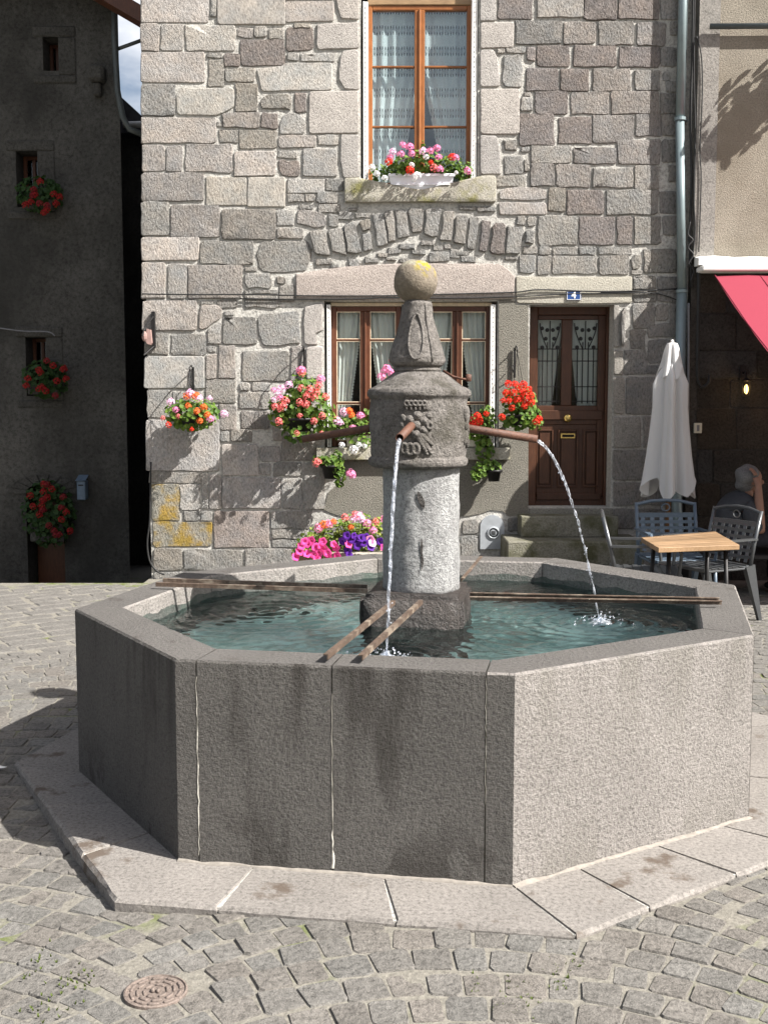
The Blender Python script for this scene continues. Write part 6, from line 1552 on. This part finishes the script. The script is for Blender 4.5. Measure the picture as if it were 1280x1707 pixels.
mb = MB(); mb.bbox(x0+.02, YT+.3, Z0t, x1-.02, YT+.36, z1); mb.build('door', M['wood_dark'], dk)
x0,z0,x1,z1 = tre(134,800,148,832); mb = MB(); mb.bbox(x0, YT-.14, z0, x1, YT-.002, z1, .008); mb.add([(x0-.01,YT-.16,z1),(x1+.01,YT-.16,z1),(x1+.01,YT-.002,z1+.06),(x0-.01,YT-.002,z1+.06)], [(0,1,2,3)]); o = mb.build('letter_box', plain('blue_grey_letterbox', (.10,.14,.19), .5, .4), dk)
mb = MB(); mb.box(x0+.02,YT-.143,z1-.06,x1-.02,YT-.1395,z1-.045); mb.build('slot', M['void'], o)
mb = MB(); p = UY(165, 125, YT); mb.bbox(p.x-.09,YT-.16,p.z-.1,p.x+.09,YT+.05,p.z+.08,.03); mb.bbox(p.x-.05,YT-.1,p.z-.25,p.x+.04,YT+.05,p.z-.1,.02); mb.build('corbel_stone', M['dark_stone'], dk)
mb = MB(); mb.tube([UY(192,-30,YT-.06), UY(191,60,YT-.06), UY(196,150,YT-.06), UY(205,195,YT-.06), UY(216,215,YT-.06), UY(240,225,YT-.02)], .035, 10); mb.build('gutter_pipe', M['zinc_dark'], dk, True)
mb = MB(); mb.tube([UY(190,84,YT-.03), UY(215,75,YT-.05), UY(245,64,YT-.05)], .022, 8); mb.build('stay_rod', M['zinc_dark'], dk, True)
GF = 'red geraniums at the windows of the dark house'
def dark_fl(px, py, rx, rz, lab, fl, n, op):
    c = UY(px, py, YT-.1); t = thing('window_flowers', lab, 'flower box', (c.x,YT-.1,c.z-rz), GF)
    mb = MB(); mb.bbox(c.x-rx*.7,YT-.2,c.z-rz*.8,c.x+rx*.6,YT-.02,c.z-rz*.25,.01); mb.build('trough', M['dark_stone'], t)
    mb = MB(); foliage(mb, [((c.x,YT-.14,c.z),(rx,.18,rz),1)], n, .03, R); o = mb.build('foliage', M['leaf_shaded'], t, fix=False); o['kind'] = 'stuff'
    heads(t, fl, YT-.33, 1.1)
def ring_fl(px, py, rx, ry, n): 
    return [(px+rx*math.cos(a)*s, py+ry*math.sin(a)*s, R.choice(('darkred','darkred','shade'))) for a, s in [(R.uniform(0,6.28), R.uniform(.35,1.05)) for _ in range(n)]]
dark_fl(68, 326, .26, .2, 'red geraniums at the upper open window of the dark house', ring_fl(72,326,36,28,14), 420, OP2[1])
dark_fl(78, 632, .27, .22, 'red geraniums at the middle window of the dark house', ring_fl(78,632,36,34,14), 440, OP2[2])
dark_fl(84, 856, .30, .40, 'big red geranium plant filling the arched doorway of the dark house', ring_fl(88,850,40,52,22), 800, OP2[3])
hanging(1392, 30, .30, .26, None, 'unseen leafy basket added to throw the branch shadow on the beige cafe wall', [], 120, yoff=.36, group=None, Yb=YC, size=.04)  # guessed plant outside the view, put in for its shadow on the plaster
# further house closing the lane
bk_ = thing('lane_house', 'dark house end with a slate roof seen through the gap beside the sunlit house', 'house', (-4.2,18,-1))
xa_, xb_ = fx(150,300,18), fx(262,300,18)
mb = MB(); ze, zr = fz(212,18), fz(150,18)
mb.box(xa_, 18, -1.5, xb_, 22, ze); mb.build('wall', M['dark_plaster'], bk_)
mb = MB(); v = [(xa_-.2,17.7,ze+.55),(xb_,17.7,ze-.02),(xb_,22,ze-.02),(xa_-.2,22,ze+.55)]; v = [UY(190,150,17.7), UY(240,196,17.7), UY(262,214,17.7), UY(262,222,17.7), UY(190,222,17.7)]
mb.add([(p.x,17.7,p.z) for p in v]+[(p.x,22,p.z) for p in v], [(0,1,2,3,4),(9,8,7,6,5)]+[(k,5+k,5+(k+1) % 5,(k+1) % 5) for k in range(5)]); mb.build('roof', M['slate'], bk_)
mb = MB(); p = UY(206,208,17.6); p2 = UY(262,207,17.6); mb.tube([p, p2], .05, 10); mb.build('gutter', M['white'], bk_, True)
# house across the square, mirrored in the window panes
op = thing('opposite_house', 'slate roofed house across the square behind the viewer', 'house', (-2,-15,0))
mb = MB(); mb.box(-9,-22,-.1,3.5,-15,5.2); mb.build('wall', M['beige_plaster'], op)
mb = MB(); mb.add([(-9.4,-14.6,5.1),(3.9,-14.6,5.1),(3.9,-18.5,8.6),(-9.4,-18.5,8.6),(-9.4,-22.4,5.1),(3.9,-22.4,5.1)], [(0,1,2,3),(3,2,5,4),(1,5,2),(0,3,4),(0,4,5,1)]); mb.build('roof', M['slate'], op)
for x in (-7.5,-4.5,-1.5,1.5):
    for z in (.8, 3.2):
        mb = MB(); mb.box(x-.5,-14.99,z,x+.5,-14.9,z+1.4); f = mb.build('window', M['white'], op); mb = MB(); mb.box(x-.42,-14.895,z+.08,x+.42,-14.89,z+1.32); mb.build('pane', M['glass_low'], f)
